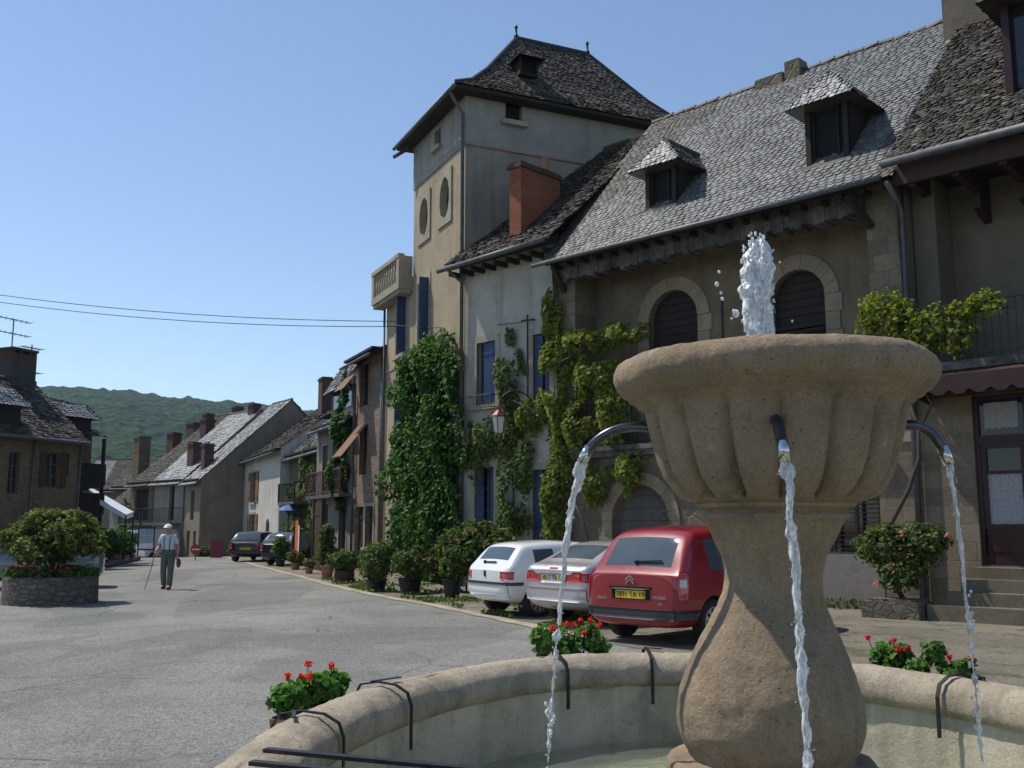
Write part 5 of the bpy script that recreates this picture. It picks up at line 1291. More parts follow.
for s in (-1,1):
    MB().box(s*.78-.05,s*.78+.05,-1.43,-1.39,.7,1.0).build('tail_light',M['lens'],c)
    for yy in (-.8,1.6):
        m=MB(lambda p,s=s,yy=yy:(s*.78+p[2],yy+p[0],.3+p[1])); m.lathe([(.3,-.08),(.3,.08)],20); m.build('wheel',M['tyre'],c,True)
# ============================================================ walking man
mx,my=-9.15,27.0
t=thing('person','man walking with a cane in white cap, pale shirt, braces and grey-green trousers','person',(mx,my,.015),0)
V=[(0,0,.92),(0,-.01,1.08),(0,-.03,1.27),(0,-.055,1.41),(0,-.085,1.47),(0,-.115,1.535),(0,-.12,1.62),
(-.17,-.04,1.37),(-.25,-.01,1.12),(-.27,-.2,.99),(.17,-.04,1.37),(.25,.02,1.12),(.27,-.05,.90),
(-.09,0,.86),(-.105,-.05,.48),(-.12,.12,.11),(-.13,-.03,.045),(.09,0,.86),(.11,-.10,.48),(.11,-.14,.10),(.12,-.30,.045)]
E_=[(0,1),(1,2),(2,3),(3,4),(4,5),(5,6),(2,7),(7,8),(8,9),(2,10),(10,11),(11,12),(0,13),(13,14),(14,15),(15,16),(0,17),(17,18),(18,19),(19,20)]
rad=[(.13,.1),(.14,.105),(.15,.11),(.085,.075),(.055,.055),(.075,.085),(.078,.095),(.06,.06),(.042,.042),(.028,.028),(.06,.06),(.042,.042),(.028,.028),(.075,.08),(.052,.055),(.038,.042),(.032,.035),(.075,.08),(.052,.055),(.038,.042),(.032,.035)]
body=skin('body',V,E_,rad,M['skin'],t)
# hands (palm + five fingers), nose, ears joined into the same mesh
bm=bmesh.new(); bm.from_mesh(body.data)
def join(me2):
    bm.from_mesh(me2)
def hand(wr,side,curl):
    x,y,z=wr; V=[(x,y,z),(x,y-.02,z-.05),(x,y-.03,z-.09)]; E=[(0,1),(1,2)]; Rr=[(.026,.02),(.036,.018),(.036,.016)]
    o=skin('hand',V,E,Rr,None,None,1); join(o.data); bpy.data.objects.remove(o)
    for k,(dx,l) in enumerate(((-.027,.065),(-.009,.078),(.009,.073),(.026,.056))):
        f=[(x+dx*.8,y-.03,z-.075),(x+dx,y-.035-curl*.02,z-.09-l*.35),(x+dx,y-.03-curl*.0,z-.09-l*.7),(x+dx,y-.015+curl*.02,z-.09-l*(.9-curl*.15))]
        o=skin('finger',f,[(0,1),(1,2),(2,3)],[.0095,.009,.0085,.007],None,None,1); join(o.data); bpy.data.objects.remove(o)
    f=[(x+side*.03,y-.02,z-.03),(x+side*.05,y-.045,z-.06),(x+side*.04,y-.06,z-.085)]
    o=skin('thumb',f,[(0,1),(1,2)],[.012,.0105,.008],None,None,1); join(o.data); bpy.data.objects.remove(o)
hand((-.27,-.2,.99),1,1); hand((.27,-.05,.90),-1,1)
q=MB(); q.ball((0,-.222,1.575),.017,None,8,6,(.7,1.1,1.3)); 
for s in (-1,1): q.ball((s*.082,-.12,1.575),.026,None,8,6,(.4,.8,1.2)); q.ball((s*.03,-.203,1.598),.011)
q.ball((0,-.208,1.532),.02,None,8,6,(1.2,.4,.35))
mq=q.mesh('f'); join(mq); bm.to_mesh(body.data); bm.free(); body.data.polygons.foreach_set('use_smooth',[True]*len(body.data.polygons))
sh=skin('shirt',[(0,0,.88),(0,-.01,1.08),(0,-.03,1.27),(0,-.055,1.415),(-.17,-.04,1.375),(-.235,-.015,1.17),(.17,-.04,1.375),(.235,.01,1.17)],[(0,1),(1,2),(2,3),(2,4),(4,5),(2,6),(6,7)],[(.165,.13),(.175,.14),(.172,.13),(.075,.075),(.085,.08),(.075,.07),(.085,.08),(.075,.07)],M['shirt'],t)
skin('trousers',[(0,0,1.03),(-.09,0,.84),(-.105,-.03,.48),(-.12,.12,.05),(.09,0,.84),(.11,-.10,.48),(.11,-.14,.05)],[(0,1),(1,2),(2,3),(0,4),(4,5),(5,6)],[(.18,.145),(.11,.115),(.08,.085),(.07,.075),(.105,.11),(.08,.085),(.07,.075)],M['trouser'],t)
m=MB(lambda p:(p[0]*1.0,p[1]*.8-.005,p[2])); m.lathe([(.165,.86),(.182,.92),(.186,.97),(.18,1.03),(.17,1.035)],24); m.build('waistband',M['trouser'],t,True)
for sx,sy in ((-.12,.12),(.11,-.14)):
    m=MB(); m.ball((sx,sy-.05,.045),.07,None,12,8,(.68,2.,.72)); m.ball((sx,sy+.03,.06),.06,None,12,8,(.75,1.,1)); m.build('shoe',M['shoe'],t,True)
m=MB()
for s in (-1,1): m.tube([(s*.07,-.150,1.0),(s*.075,-.158,1.12),(s*.08,-.163,1.27),(s*.085,-.125,1.38),(s*.085,-.05,1.43),(s*.07,.06,1.36)],.012,6)
m.build('braces',M['brace'],t,True)
m=MB(); m.ball((0,-.11,1.645),.105,None,18,10,(.95,1.12,.62)); m.hexa([(-.075,-.2,1.635),(.075,-.2,1.635),(.055,-.31,1.61),(-.055,-.31,1.61)],[(-.075,-.2,1.65),(.075,-.2,1.65),(.055,-.31,1.62),(-.055,-.31,1.62)]); m.build('cap',M['cap'],t,True)
m=MB(); m.ball((0,-.075,1.585),.092,None,14,8,(.95,.9,.75)); m.build('hair',M['hair'],t,True)
m=MB(); m.tube([(-.245,-.30,.93),(-.26,-.265,.95),(-.275,-.24,.925),(-.36,-.28,.45),(-.47,-.33,0)],[.013,.013,.013,.011,.009],8)
o=m.build('walking_cane',M['stick'],None,True); o.location=(mx,my,.02); tag(o,'brown walking cane held by the man in the white cap','cane')
m=MB(); m.ball((.30,-.05,.70),.1,None,12,10,(.6,.7,1.25)); m.tube([(.30,-.05,.80),(.275,-.05,.83),(.27,-.06,.84)],.018,6); o=m.build('folded_jacket',M['bag'],None,True); o.location=(mx,my,0); tag(o,'dark red bundle hanging from the walking man’s hand','bundle')
# ============================================================ fountain
CX,CY,EA,EB=.98,3.9,2.10,3.2; BX,BY=1.022,3.9
def ell(th,o=0.):
    c,s=math.cos(th),math.sin(th); nx,ny=c/EA,s/EB; l=math.hypot(nx,ny); return CX+EA*c+o*nx/l, CY+EB*s+o*ny/l
ft=thing('stone_fountain','sandstone fountain with fluted bowl on a bulbous stem in a round basin','fountain',(BX,BY,0)); OFF[ft.name]=(BX,BY,0)
def sweep(prof,name,mat,parent,n=300,amp=.006,closed=True,sm=True):
    V=[];F=[];m=len(prof)
    for k in range(n):
        th=2*PI*k/n
        for j,(o,z) in enumerate(prof):
            x,y=ell(th,-o); p=Vector((x,y,z)); d=noise.noise(p*3)*amp*1.6+noise.noise(p*11)*amp+noise.noise(p*34)*amp*.45
            x,y=ell(th,-o+d*(1 if o<.15 else -1)); V.append((x,y,z+d*.7))
    for k in range(n):
        for j in range(m-1): F.append((k*m+j,((k+1)%n)*m+j,((k+1)%n)*m+j+1,k*m+j+1))
    me=bpy.data.meshes.new(name); me.from_pydata(V,[],F)
    bm=bmesh.new(); bm.from_mesh(me); bmesh.ops.recalc_face_normals(bm,faces=bm.faces); bm.to_mesh(me); bm.free()
    return finish(name,me,mat,parent,sm)
def dense(prof,step=.018):
    out=[prof[0]]
    for a,b in zip(prof,prof[1:]):
        n=max(1,int(math.hypot(b[0]-a[0],b[1]-a[1])/step))
        for k in range(1,n+1): out.append((a[0]+(b[0]-a[0])*k/n,a[1]+(b[1]-a[1])*k/n))
    return out
rim=[(.05,.56),(.02,.585),(.0,.62),(-.012,.67),(-.005,.73),(.025,.775),(.07,.80),(.13,.81),(.19,.802),(.245,.775),(.28,.735),(.292,.69),(.288,.645),(.265,.61),(.235,.60)]
sweep(dense(rim),'basin_rim',M['sand2'],ft,420,.007)
sweep(dense([(.05,-.05),(.05,.585)],.08),'basin_outer_wall',M['sand'],ft,200,.004); sweep(dense([(.245,.62),(.25,.05)],.06),'basin_inner_wall',M['basin_in'],ft,240,.004)
m=MB(); n=96; m.poly([ell(2*PI*k/n,-.24)+(.08,) for k in range(n)]); m.build('basin_floor',M['basin_in'],ft)
def wm():
    m,nt,b,out=newmat('basin_water'); N=NT(nt)
    b.inputs['Base Color'].default_value=(.75,.85,.7,1); b.inputs['Transmission Weight'].default_value=.9; b.inputs['IOR'].default_value=1.33; b.inputs['Roughness'].default_value=.02
    N.bump(N.math('ADD',N.noise(9,3,.5,None,.5),N.math('MULTIPLY',N.noise(28,3,.5),.4)),.8,.03,b); return m
V=[];F=[];V.append((CX,CY,.25)); nr=14;n=96
for j in range(1,nr+1):
    for k in range(n):
        x,y=ell(2*PI*k/n,-.25); f=j/nr; V.append((CX+(x-CX)*f,CY+(y-CY)*f,.25))
for k in range(n): F.append((0,1+k,1+(k+1)%n))
for j in range(nr-1):
    for k in range(n): F.append((1+j*n+k,1+(j+1)*n+k,1+(j+1)*n+(k+1)%n,1+j*n+(k+1)%n))
me=bpy.data.meshes.new('water'); me.from_pydata(V,[],F); o=finish('water',me,wm(),None,True); tag(o,'greenish water in the fountain basin','water',kind='structure')
# stem and bowl
def lean(z): return -.056*max(0,min(1,(1.78-z)/.75)) 
def stone_lathe(prof,name,parent,n=256,fn=None,amp=.004,mat='sand'):
    prof=[(r*.932,z-.055*min(1,max(0,(z-1.95)/.38))) for r,z in prof]; prof=dense(prof,.014); V=[];F=[];m=len(prof)
    for j,(r,z) in enumerate(prof):
        for k in range(n):
            t=2*PI*k/n; rr=r*(fn(t,z) if fn else 1); p=Vector((rr*math.cos(t),rr*math.sin(t),z))
            d=noise.noise(p*4+Vector((5,5,5)))*amp*1.5+noise.noise(p*14)*amp+noise.noise(p*45)*amp*.5
            s=1+d/max(rr,.15); V.append((BX+lean(z)+p.x*s,BY+p.y*s,z+(d*.6 if r>.3 else 0)))
    for j in range(m-1):
        for k in range(n): F.append((j*n+k,j*n+(k+1)%n,(j+1)*n+(k+1)%n,(j+1)*n+k))
    me=bpy.data.meshes.new(name); me.from_pydata(V,[],F); bm=bmesh.new(); bm.from_mesh(me); bmesh.ops.recalc_face_normals(bm,faces=bm.faces); bm.to_mesh(me); bm.free()
    return finish(name,me,M[mat],parent,True)
NL=16; PH=math.atan2(-BY,-BX)+.06
def flute(t,z):
    if z>2.13 or z<1.742: return 1
    up=min(1,(2.13-z)/.05); lo=min(1,(z-1.742)/.03)
    s=abs(math.sin((t-PH)*NL/2)); q=max(0,1-s); q=q**3
    a=.09*up*lo*(.75+.9*max(0,(1.98-z)/.2))
    round_=.12*max(0,(1.84-z)/.1)*(1-s) if z>1.742 else 0
    return 1-a*q*1.0-round_*lo
bowl=[(.30,1.738),(.345,1.745),(.395,1.762),(.432,1.79),(.462,1.84),(.485,1.90),(.503,1.97),(.52,2.04),(.532,2.10),(.54,2.13),(.562,2.145),(.572,2.162),(.580,2.17),(.598,2.174),(.606,2.19),(.632,2.205),(.652,2.235),(.662,2.268),(.66,2.302),(.644,2.332),(.615,2.352),(.58,2.358),(.545,2.35),(.52,2.32),(.515,2.27),(.50,2.2),(.3,2.16),(.02,2.15)]
stone_lathe(bowl,'bowl',ft,384,flute,.0045)
stem=[(.02,1.742),(.325,1.742),(.325,1.735),(.312,1.722),(.288,1.718),(.286,1.705),(.302,1.698),(.303,1.686),(.282,1.676),(.262,1.64),(.236,1.59),(.214,1.54),(.2,1.49),(.195,1.45),(.2,1.40),(.216,1.35),(.243,1.295),(.277,1.235),(.312,1.17),(.341,1.10),(.36,1.03),(.369,.96),(.365,.90),(.348,.85),(.325,.815),(.32,.80),(.40,.795),(.412,.78),(.415,.75),(.405,.73),(.41,.72),(.42,.70),(.425,.05)]
stone_lathe(stem,'stem',ft,256,None,.0045)
m=MB(); m.lathe([(.02,2.21),(.46,2.21)],48,BX,BY,capb=False,capt=False); m.build('bowl_water',MATS['basin_water'],ft,True)
MB().lathe([(.03,2.15),(.03,2.33),(.018,2.36),(.018,2.38)],12,BX-.06,BY).build('nozzle',M['copper'],ft,True)
def bez(P,n=16):
    out=[]
    for i in range(n+1):
        t=i/n; p=[Vector(q) for q in P]
        while len(p)>1: p=[a*(1-t)+b*t for a,b in zip(p,p[1:])]
        out.append(p[0])
    return out
fd=Vector((-.235,-.972,0)).normalized()      # spout towards the viewer
B0=Vector((BX,BY,0))
rt_=Vector((.985,-.17,0)); lf=Vector((-.985,.17,0))
def spout(d,z0,reach,drop,r0=.47,label=None):
    p=bez([B0+d*(r0-.03)+Vector((0,0,z0)),B0+d*(r0+reach*.45)+Vector((0,0,z0+.035)),B0+d*(r0+reach*.8)+Vector((0,0,z0-.01)),B0+d*(r0+reach)+Vector((0,0,z0-drop))])
    s=MB(); s.tube(p,.0195,14); o=s.build('spout',M['steel'],ft,True)
    e=p[-1]; dd=(p[-1]-p[-3]).normalized(); q=MB(); q.tube([e-dd*.06,e+dd*.012],.0225,14); q.build('spout_tip',M['chrome'],o,True)
    return e
eL=spout(lf,2.035,.28,.12); eR=spout(rt_,2.025,.17,.13)
# short front spout
p=bez([B0+fd*.44+Vector((-.0,0,2.01)),B0+fd*.57+Vector((.0,0,2.03)),B0+fd*.60+Vector((.01,0,1.97)),B0+fd*.605+Vector((.02,0,1.90))]); s=MB(); s.tube(p,.019,14); o=s.build('spout',M['iron'],ft,True)
q=MB(); q.tube([p[-1]+Vector((-.002,0,.035)),p[-1]+Vector((.003,0,-.035))],.0195,14); q.build('spout_tip',M['chrome'],o,True)
q=MB(); q.lathe([(.045,0),(.045,.05)],18); o2=q.build('spout_hole',M['darkvoid'],ft,True); o2.location=Vector(B0+fd*.475)+Vector((0,0,2.012))-Vector(OFF[ft.name]); o2.rotation_euler=(R(90),0,math.atan2(fd.y,fd.x)+R(90))
OFF.pop(o2.name,None)
eF=p[-1]+Vector((.003,0,-.035))
# iron straps gripping the rim
def strap(th,side):
    a=R(th); da=.0
    def P(o,z,t=0): 
        x,y=ell(a+t,-o); return Vector((x,y,z))
    pts=[P(-.03,.55),P(-.035,.74),P(.01,.815),P(.12,.832),P(.22,.822),P(.29,.785),P(.315,.72),P(.315,.50)]
    m=MB(); t0=Vector(ell(a+.01,0)+(0,))-Vector(ell(a-.01,0)+(0,)); t0.normalize()
    V=[];F=[]
    for k,p in enumerate(pts):
        d=(pts[min(k+1,len(pts)-1)]-pts[max(k-1,0)]).normalized(); nn=d.cross(t0).normalized()*.004
        for q in (p-t0*.011-nn,p+t0*.011-nn,p+t0*.011+nn,p-t0*.011+nn): V.append(q)
    for k in range(len(pts)-1):
        for j in range(4): F.append((k*4+j,k*4+(j+1)%4,(k+1)*4+(j+1)%4,(k+1)*4+j))
    F.append((0,1,2,3)); F.append(tuple(len(V)-4+j for j in (3,2,1,0))); m.add(V,F); m.build('rim_strap',M['iron'],ft)
    q=MB(); pA=P(.08,.834,.004); pB=P(.14,.832,side*.16/3); q.bar(pA,pB,.018,.006); q.build('strap_foot',M['iron'],ft)
for th,s in ((166,1),(149,-1.3),(112,1),(92,-1),(38,-1.2),(20,1)): strap(th,s)
m=MB(); m.bar((-.90,3.80,.845),(.35,3.36,.835),.035,.014); m.build('basin_bar',M['iron'],ft); m=MB(); m.bar((-.90,3.60,.845),(.35,3.18,.835),.035,.014); m.build('basin_bar',M['iron'],ft)
# ---- water in motion
def stream(name,pts,rads,mat,seed,tw=14,drops=(),label='',n=16,amp=.5,brk=0):
    P=[Vector(q) for q in pts]; out=[];rad=[]
    for i in range(len(P)-1):
        L=(P[i+1]-P[i]).length; k=max(2,int(L/.008))
        for j in range(k):
            f=j/k; out.append(P[i]*(1-f)+P[i+1]*f); rad.append(rads[i]*(1-f)+rads[i+1]*f)
    V=[];F=[]
    for i,p in enumerate(out):
        d=(out[min(i+1,len(out)-1)]-out[max(0,i-1)]).normalized(); a=d.cross(Vector((.3,1,.1))).normalized(); b=d.cross(a)
        jx=noise.noise(Vector((i*.06,seed,0)))*rad[i]*.9; jy=noise.noise(Vector((i*.06,seed,9)))*rad[i]*.9
        g=1+.55*noise.noise(Vector((i*.16,seed,4)))+.3*noise.noise(Vector((i*.45,seed,6)))
        if brk and i/len(out)>brk: g*=max(.12,1+2.4*noise.noise(Vector((i*.22,seed,14))))
        for k in range(n):
            t=2*PI*k/n; rr=rad[i]*g*(1+amp*1.3*noise.noise(Vector((math.cos(t)*1.6,math.sin(t)*1.6,i*.3+seed)))+.34*math.cos(2*t+i*.16)+.18*math.cos(3*t-i*.31))
            V.append(p+a*(math.cos(t)*rr+jx)+b*(math.sin(t)*rr+jy))
    for i in range(len(out)-1):
        for k in range(n): F.append((i*n+k,i*n+(k+1)%n,(i+1)*n+(k+1)%n,(i+1)*n+k))
    F.append(tuple(range(n))[::-1]); F.append(tuple((len(out)-1)*n+k for k in range(n)))
    m=MB(); m.add(V,F)
    for (x,y,z,r) in drops: m.ball((x,y,z),r,None,9,7,(1,1,random.uniform(1,1.7)))
    for k in range(90):
        i=random.randrange(len(out)); p=out[i]; rr=rad[i]*random.uniform(.8,2.2)+.004; t=random.uniform(0,6.28); m.ball((p[0]+rr*math.cos(t),p[1]+rr*math.sin(t),p[2]),random.uniform(.0012,.0034),None,6,4,(1,1,random.uniform(1,2.2)))
    o=m.build(name,mat,None,True); tag(o,label,'water jet'); return o
def fall(e,v,zend,n=10):
    T=math.sqrt(2*(e.z-zend)/9.81+ (v[2]/9.81)**2)+v[2]/9.81; return [(e.x+v[0]*T*k/n,e.y+v[1]*T*k/n,e.z+v[2]*T*k/n-4.905*(T*k/n)**2) for k in range(n+1)]
pts=fall(eF,(.09,-.03,-.8),.31); rads=[.012,.0145,.0135,.013,.0125,.012,.012,.0115,.011,.011,.010]
stream('water_stream',pts,rads,M['water'],1,label='clear stream of water falling from the front spout past the stem')
pts=fall(eL,(-.36,0,-.9),.31); rads=[.014,.018,.014,.011,.009,.0075,.0065,.0055,.005,.004,.003]
dr=[(pts[8][0]+random.uniform(-.02,.02),3.95+random.uniform(-.05,.05),random.uniform(.5,1.),random.uniform(.004,.010)) for k in range(22)]
stream('water_stream',pts,rads,M['water'],5,brk=.4,drops=dr,label='water arcing down from the left spout in front of the parked cars')
pts=fall(eR,(.14,0,-.7),.31); rads=[.009,.009,.008,.007,.0065,.006,.005,.0045,.004,.003,.003]
dr=[(pts[7][0]+random.uniform(-.02,.02),eR.y+random.uniform(-.03,.03),random.uniform(.9,1.5),random.uniform(.003,.007)) for k in range(20)]
stream('water_stream',pts,rads,M['water'],8,brk=.35,drops=dr,label='thin stream of water falling from the right-hand spout')
# central jet
def jet():
    n=56; V=[];F=[]; H=2.17; T=2.795; L=170; jx=BX-.038
    prof=[(0,.030),(.16,.038),(.25,.043),(.4,.049),(.55,.050),(.66,.055),(.74,.051),(.80,.060),(.88,.054),(.94,.038),(.98,.022),(1,.008)]
    for i in range(L+1):
        f=i/L
        for a,b in zip(prof,prof[1:]):
            if a[0]<=f<=b[0]: r=a[1]+(b[1]-a[1])*(f-a[0])/(b[0]-a[0]); break
        z=H+(T-H)*f; cx=jx+.010*math.sin(f*7)+(.008 if f>.7 else 0)
        for k in range(n):
            t=2*PI*k/n; p=Vector((math.cos(t),math.sin(t),0))
            st=noise.noise(Vector((p.x*2.2,p.y*2.2,f*2.2)))*.30+noise.noise(Vector((p.x*6,p.y*6,f*9)))*.26+noise.noise(Vector((p.x*11,p.y*11,f*30)))*.14
            lu=noise.noise(Vector((p.x*2.5,p.y*2.5,f*14)))*(.16+.2*f)
            q=r*(1+st+lu); V.append((cx+p.x*q,BY+p.y*q,z+noise.noise(Vector((k*.4,0,f*9)))*.01))
    for i in range(L):
        for k in range(n): F.append((i*n+k,i*n+(k+1)%n,(i+1)*n+(k+1)%n,(i+1)*n+k))
    F.append(tuple(range(n))[::-1]); F.append(tuple(L*n+k for k in range(n)))
    m=MB(); m.add(V,F)
    for k in range(420):
        f=random.random()**.8; t=random.uniform(0,2*PI); z=H+.02+(T-H)*f; r=.052+random.uniform(-.008,.014) if f<.92 else .03
        m.ball((jx+r*math.cos(t),BY+r*math.sin(t),z),random.uniform(.0015,.007),None,7,5,(1,1,random.uniform(.8,2)))
    for (dx,z,r) in ((-.155,2.66,.006),(-.165,2.61,.009),(-.15,2.575,.006),(-.145,2.55,.007),(-.10,2.50,.008),(-.092,2.49,.014),(-.11,2.47,.005),(.13,2.46,.005),(.09,2.70,.004),(-.06,2.62,.005)):
        m.ball((jx+dx,BY,z),r,None,9,7,(1,1,1.2))
    o=m.build('water_jet',M['jet'],None,True); tag(o,'white bubbling jet of water rising from the middle of the fountain bowl','water jet')
jet()
# ============================================================ geraniums on the rim
def gerbox(th,w,h,seed,label,nb,big=1):
    a=R(th); x,y=ell(a,.16); t0=Vector(ell(a+.01,0)+(0,))-Vector(ell(a-.01,0)+(0,)); rz=math.atan2(t0.y,t0.x)
    t=thing('geranium_box',label,'flower box',(x,y,0),rz,'geranium boxes hung on the basin')
    m=MB(); m.hexa([(-w/2,-.07,.52),(w/2,-.07,.52),(w/2,.07,.52),(-w/2,.07,.52)],[(-w/2-.01,-.09,.70),(w/2+.01,-.09,.70),(w/2+.01,.09,.70),(-w/2-.01,.09,.70)]); m.build('box',M['terracotta'],t)
    m=MB(); m.box(-w/2,w/2,-.08,.08,.69,.71); m.build('soil',M['soil'],t)
    cs=[]
    for k in range(5): cs.append(((k-2)*w*.23+random.uniform(-.03,.03),random.uniform(-.05,.05),.74+h*.42+random.uniform(-.07,.07),w*random.uniform(.11,.17),.10,h*random.uniform(.28,.5)))
    crown('foliage',int(1300*big),cs,.034,M['ger'],t,.5,1.5,.5,1.05)
    m=MB()
    F_=[(random.uniform(-w*.45,w*.45),random.uniform(-.12,.12),.76+h*random.uniform(.6,1.0)) for k in range(nb)]
    for f in F_: MB().tube([(f[0]*.6,f[1]*.4,.75),(f[0]*.9,f[1],f[2]-.05),f],.0025,5).build('flower_stem',M['ger'],t)
    flowers('blossoms',F_,20,.021,.017,M['petal'],t); return t
gerbox(153.5,.46,.18,1,'geranium box on the left of the basin rim with few red flowers',5)
gerbox(104,.46,.26,2,'geranium box full of red flowers on the far basin rim below the parked cars',13,1.2)
gerbox(50,.42,.20,3,'geranium box with fading red blossoms just right of the fountain stem',5)
gerbox(42.5,.22,.13,4,'small geranium clump beside the strap on the right basin rim',3,.5)
# ============================================================ plants
def px(x,y): # helper: ground point under a pixel of the survey photo
    u=(x-512)/1000; v=(384-y)/1000; c,s=math.cos(R(8.13)),math.sin(R(8.13)); r=(u,c-s*v,s+c*v); t=-1.65/r[2]; return r[0]*t,r[1]*t
def bark(par,pts,r0,r1,name='trunk'):
    MB().tube(pts,[r0+(r1-r0)*k/(len(pts)-1) for k in range(len(pts))],8).build(name,M['bark'],par,True)
# round stone planter + shrub
bx,by=-10.05,22.2
t=thing('stone_planter','low round stone planter wall on the left of the square','planter',(bx,by,0))
m=MB(); m.lathe([(.97,-.05),(.96,.54),(.95,.59),(.78,.60),(.78,.5)],72,capb=False,capt=False,fn=lambda t,j,r,z:1+.012*noise.noise(Vector((math.cos(t)*9,math.sin(t)*9,z*9)))); m.build('wall',M['planter'],t,True)
m=MB(); m.lathe([(.01,.56),(.82,.55)],40,capb=False,capt=False); m.build('soil',M['soil'],t)
t=thing('planter_shrub','broad yellow-green leafy shrub growing from the round stone planter','shrub',(bx,by,.5))
for k in range(6):
    a=k*1.05; bark(t,[(.05*math.cos(a),.05*math.sin(a),.0),(.2*math.cos(a),.2*math.sin(a),.5),(.55*math.cos(a),.5*math.sin(a),1.1)],.03,.012)
cs=[(0,0,1.0,.75,.7,.5)]+[(.78*math.cos(k*.9),.7*math.sin(k*.9),.85+.2*math.sin(k*2.3),.42,.42,.34) for k in range(7)]+[(.35*math.cos(k*2.1),.3*math.sin(k*2.1),1.32,.4,.4,.25) for k in range(3)]
crown('crown',10500,[(c[0]*.93,c[1]*.93,c[2]-.02,c[3],c[4],c[5]*.95) for c in cs],.058,M['ylw'],t,.4,1.35,.55,2.0)
t=thing('planter_flowers','red bedding flowers under the shrub in the stone planter','flowers',(bx,by,.55))
P=[(.8*math.cos(a)*q,.8*math.sin(a)*q,.12+random.uniform(0,.12)) for a,q in [(random.uniform(0,2*PI),random.uniform(.55,1.08)) for k in range(60)]]
crown('foliage',1300,[(.75*math.cos(k*.7),.75*math.sin(k*.7),.12,.28,.28,.13) for k in range(9)],.06,M['ger'],t,.4,1.,.6); flowers('blossoms',P,9,.05,.04,M['petal'],t)
def pot(name,label,p,r,h,cs,n,leaf,mat='bush',pmat='pot',fl=None,flm='petal',barrel=False,cat='potted plant'):
    t=thing(name,label,cat,(p[0],p[1],.01),random.uniform(0,6))
    r*=.85; h*=.85
    pr=[(r*.72,0),(r*.86,h*.5),(r*.97,h*.93),(r*1.04,h*.94),(r*1.04,h),(r*.92,h),(r*.9,h*.85)] if not barrel else [(r*.85,0),(r*.98,h*.4),(r,h*.6),(r*.93,h),(r*.86,h),(r*.86,h*.85)]
    MB().lathe(pr,20,capt=False).build('pot',M[pmat],t,True); MB().lathe([(.01,h*.86),(r*.9,h*.86)],16,capb=False,capt=False).build('soil',M['soil'],t)
    crown('foliage',n,cs,leaf,M[mat],t,.45,1.4,.5)
    for k in range(3): bark(t,[(0,0,h*.8),(cs[0][0]*.5+.05*k-.05,.05,cs[0][2])],.015,.006,'stem')
    if fl: flowers('blossoms',[(random.uniform(-1,1)*cs[0][3]*.9,random.uniform(-1,1)*cs[0][4]*.9,cs[0][2]+cs[0][5]*random.uniform(-.3,1)) for k in range(fl)],10,.045,.04,M[flm],t)
    return t
pot('potted_fern','feathery bright green plant in a black pot next to the white car',px(452,598),.27,.5,[(0,0,.72,.33,.3,.32),(.08,0,1.0,.22,.2,.22),(-.15,0,.95,.15,.15,.2)],2600,.055,'bush')
pot('potted_shrub','olive shrub with orange flowers in a wide black pot',px(410,594),.36,.45,[(0,0,.68,.45,.38,.27),(.35,0,.8,.28,.25,.25),(-.3,0,.92,.24,.2,.26)],3600,.05,'bush','pot',10,'pink')
pot('large_potted_bush','tall yellowish bush in a dark pot, biggest of the potted plants by the kerb',px(376,592),.33,.35,[(0,0,.65,.42,.4,.42),(.2,.1,1.0,.33,.3,.3),(-.25,0,.9,.3,.3,.28)],4600,.05,'bush')
pot('barrel_plant','low green plant in a half wooden barrel',px(344,583),.36,.45,[(0,0,.65,.5,.42,.28)],2000,.06,'bush','midwood',barrel=True)
pot('potted_sapling','upright green shrub in a pot left of the wooden barrel',px(327,578),.26,.45,[(0,0,.8,.34,.3,.35),(.05,0,1.35,.26,.25,.4)],2400,.06,'bush','terracotta')
pot('red_potted_geranium','small pot of red and pink flowers in the row by the kerb',px(295,570),.22,.3,[(0,0,.5,.3,.3,.22)],500,.08,'bush','terracotta',14)
pot('potted_topiary','round clipped topiary bush in a pot beside the dark cars',px(280,567),.25,.35,[(0,0,.85,.36,.36,.42)],1500,.06,'ivy')
pot('small_flower_pot','small terracotta pot with a few pink flowers by the teal car',px(309,574),.18,.25,[(0,0,.38,.22,.2,.14)],300,.07,'bush','terracotta',6,'pink')
pot('corner_flower_pot','pot of red flowers at the foot of the gable house',px(235,561),.25,.3,[(0,0,.55,.35,.3,.25)],500,.1,'bush','terracotta',14)
# pink oleander behind white car
t=FM.thing('oleander_bush','pink-flowering oleander bush behind the white car','bush',2.4,-1.9)
cs=[(1.9,-2.0,1.0,.5,.45,.65),(2.5,-1.8,1.15,.55,.5,.65),(3.1,-1.6,1.0,.5,.5,.55),(1.5,-2.1,.7,.35,.35,.45)]
crown('foliage',5200,cs,.075,M['bush'],t,.4,1.3,.5,2.4)
P,_=blobs(110,cs); flowers('blossoms',[tuple(q) for q in P],7,.06,.05,M['pink'],t)
for k in range(5): bark(t,[(.9+k*.35-1.6+1.6,-2.0,0),(1.0+k*.33,-2.05,.9)] if 0 else [(1.6+k*.32,-1.95,0),(1.7+k*.33,-2.0,.9)],.025,.01,'stem')
def unoff(t,pts): return pts
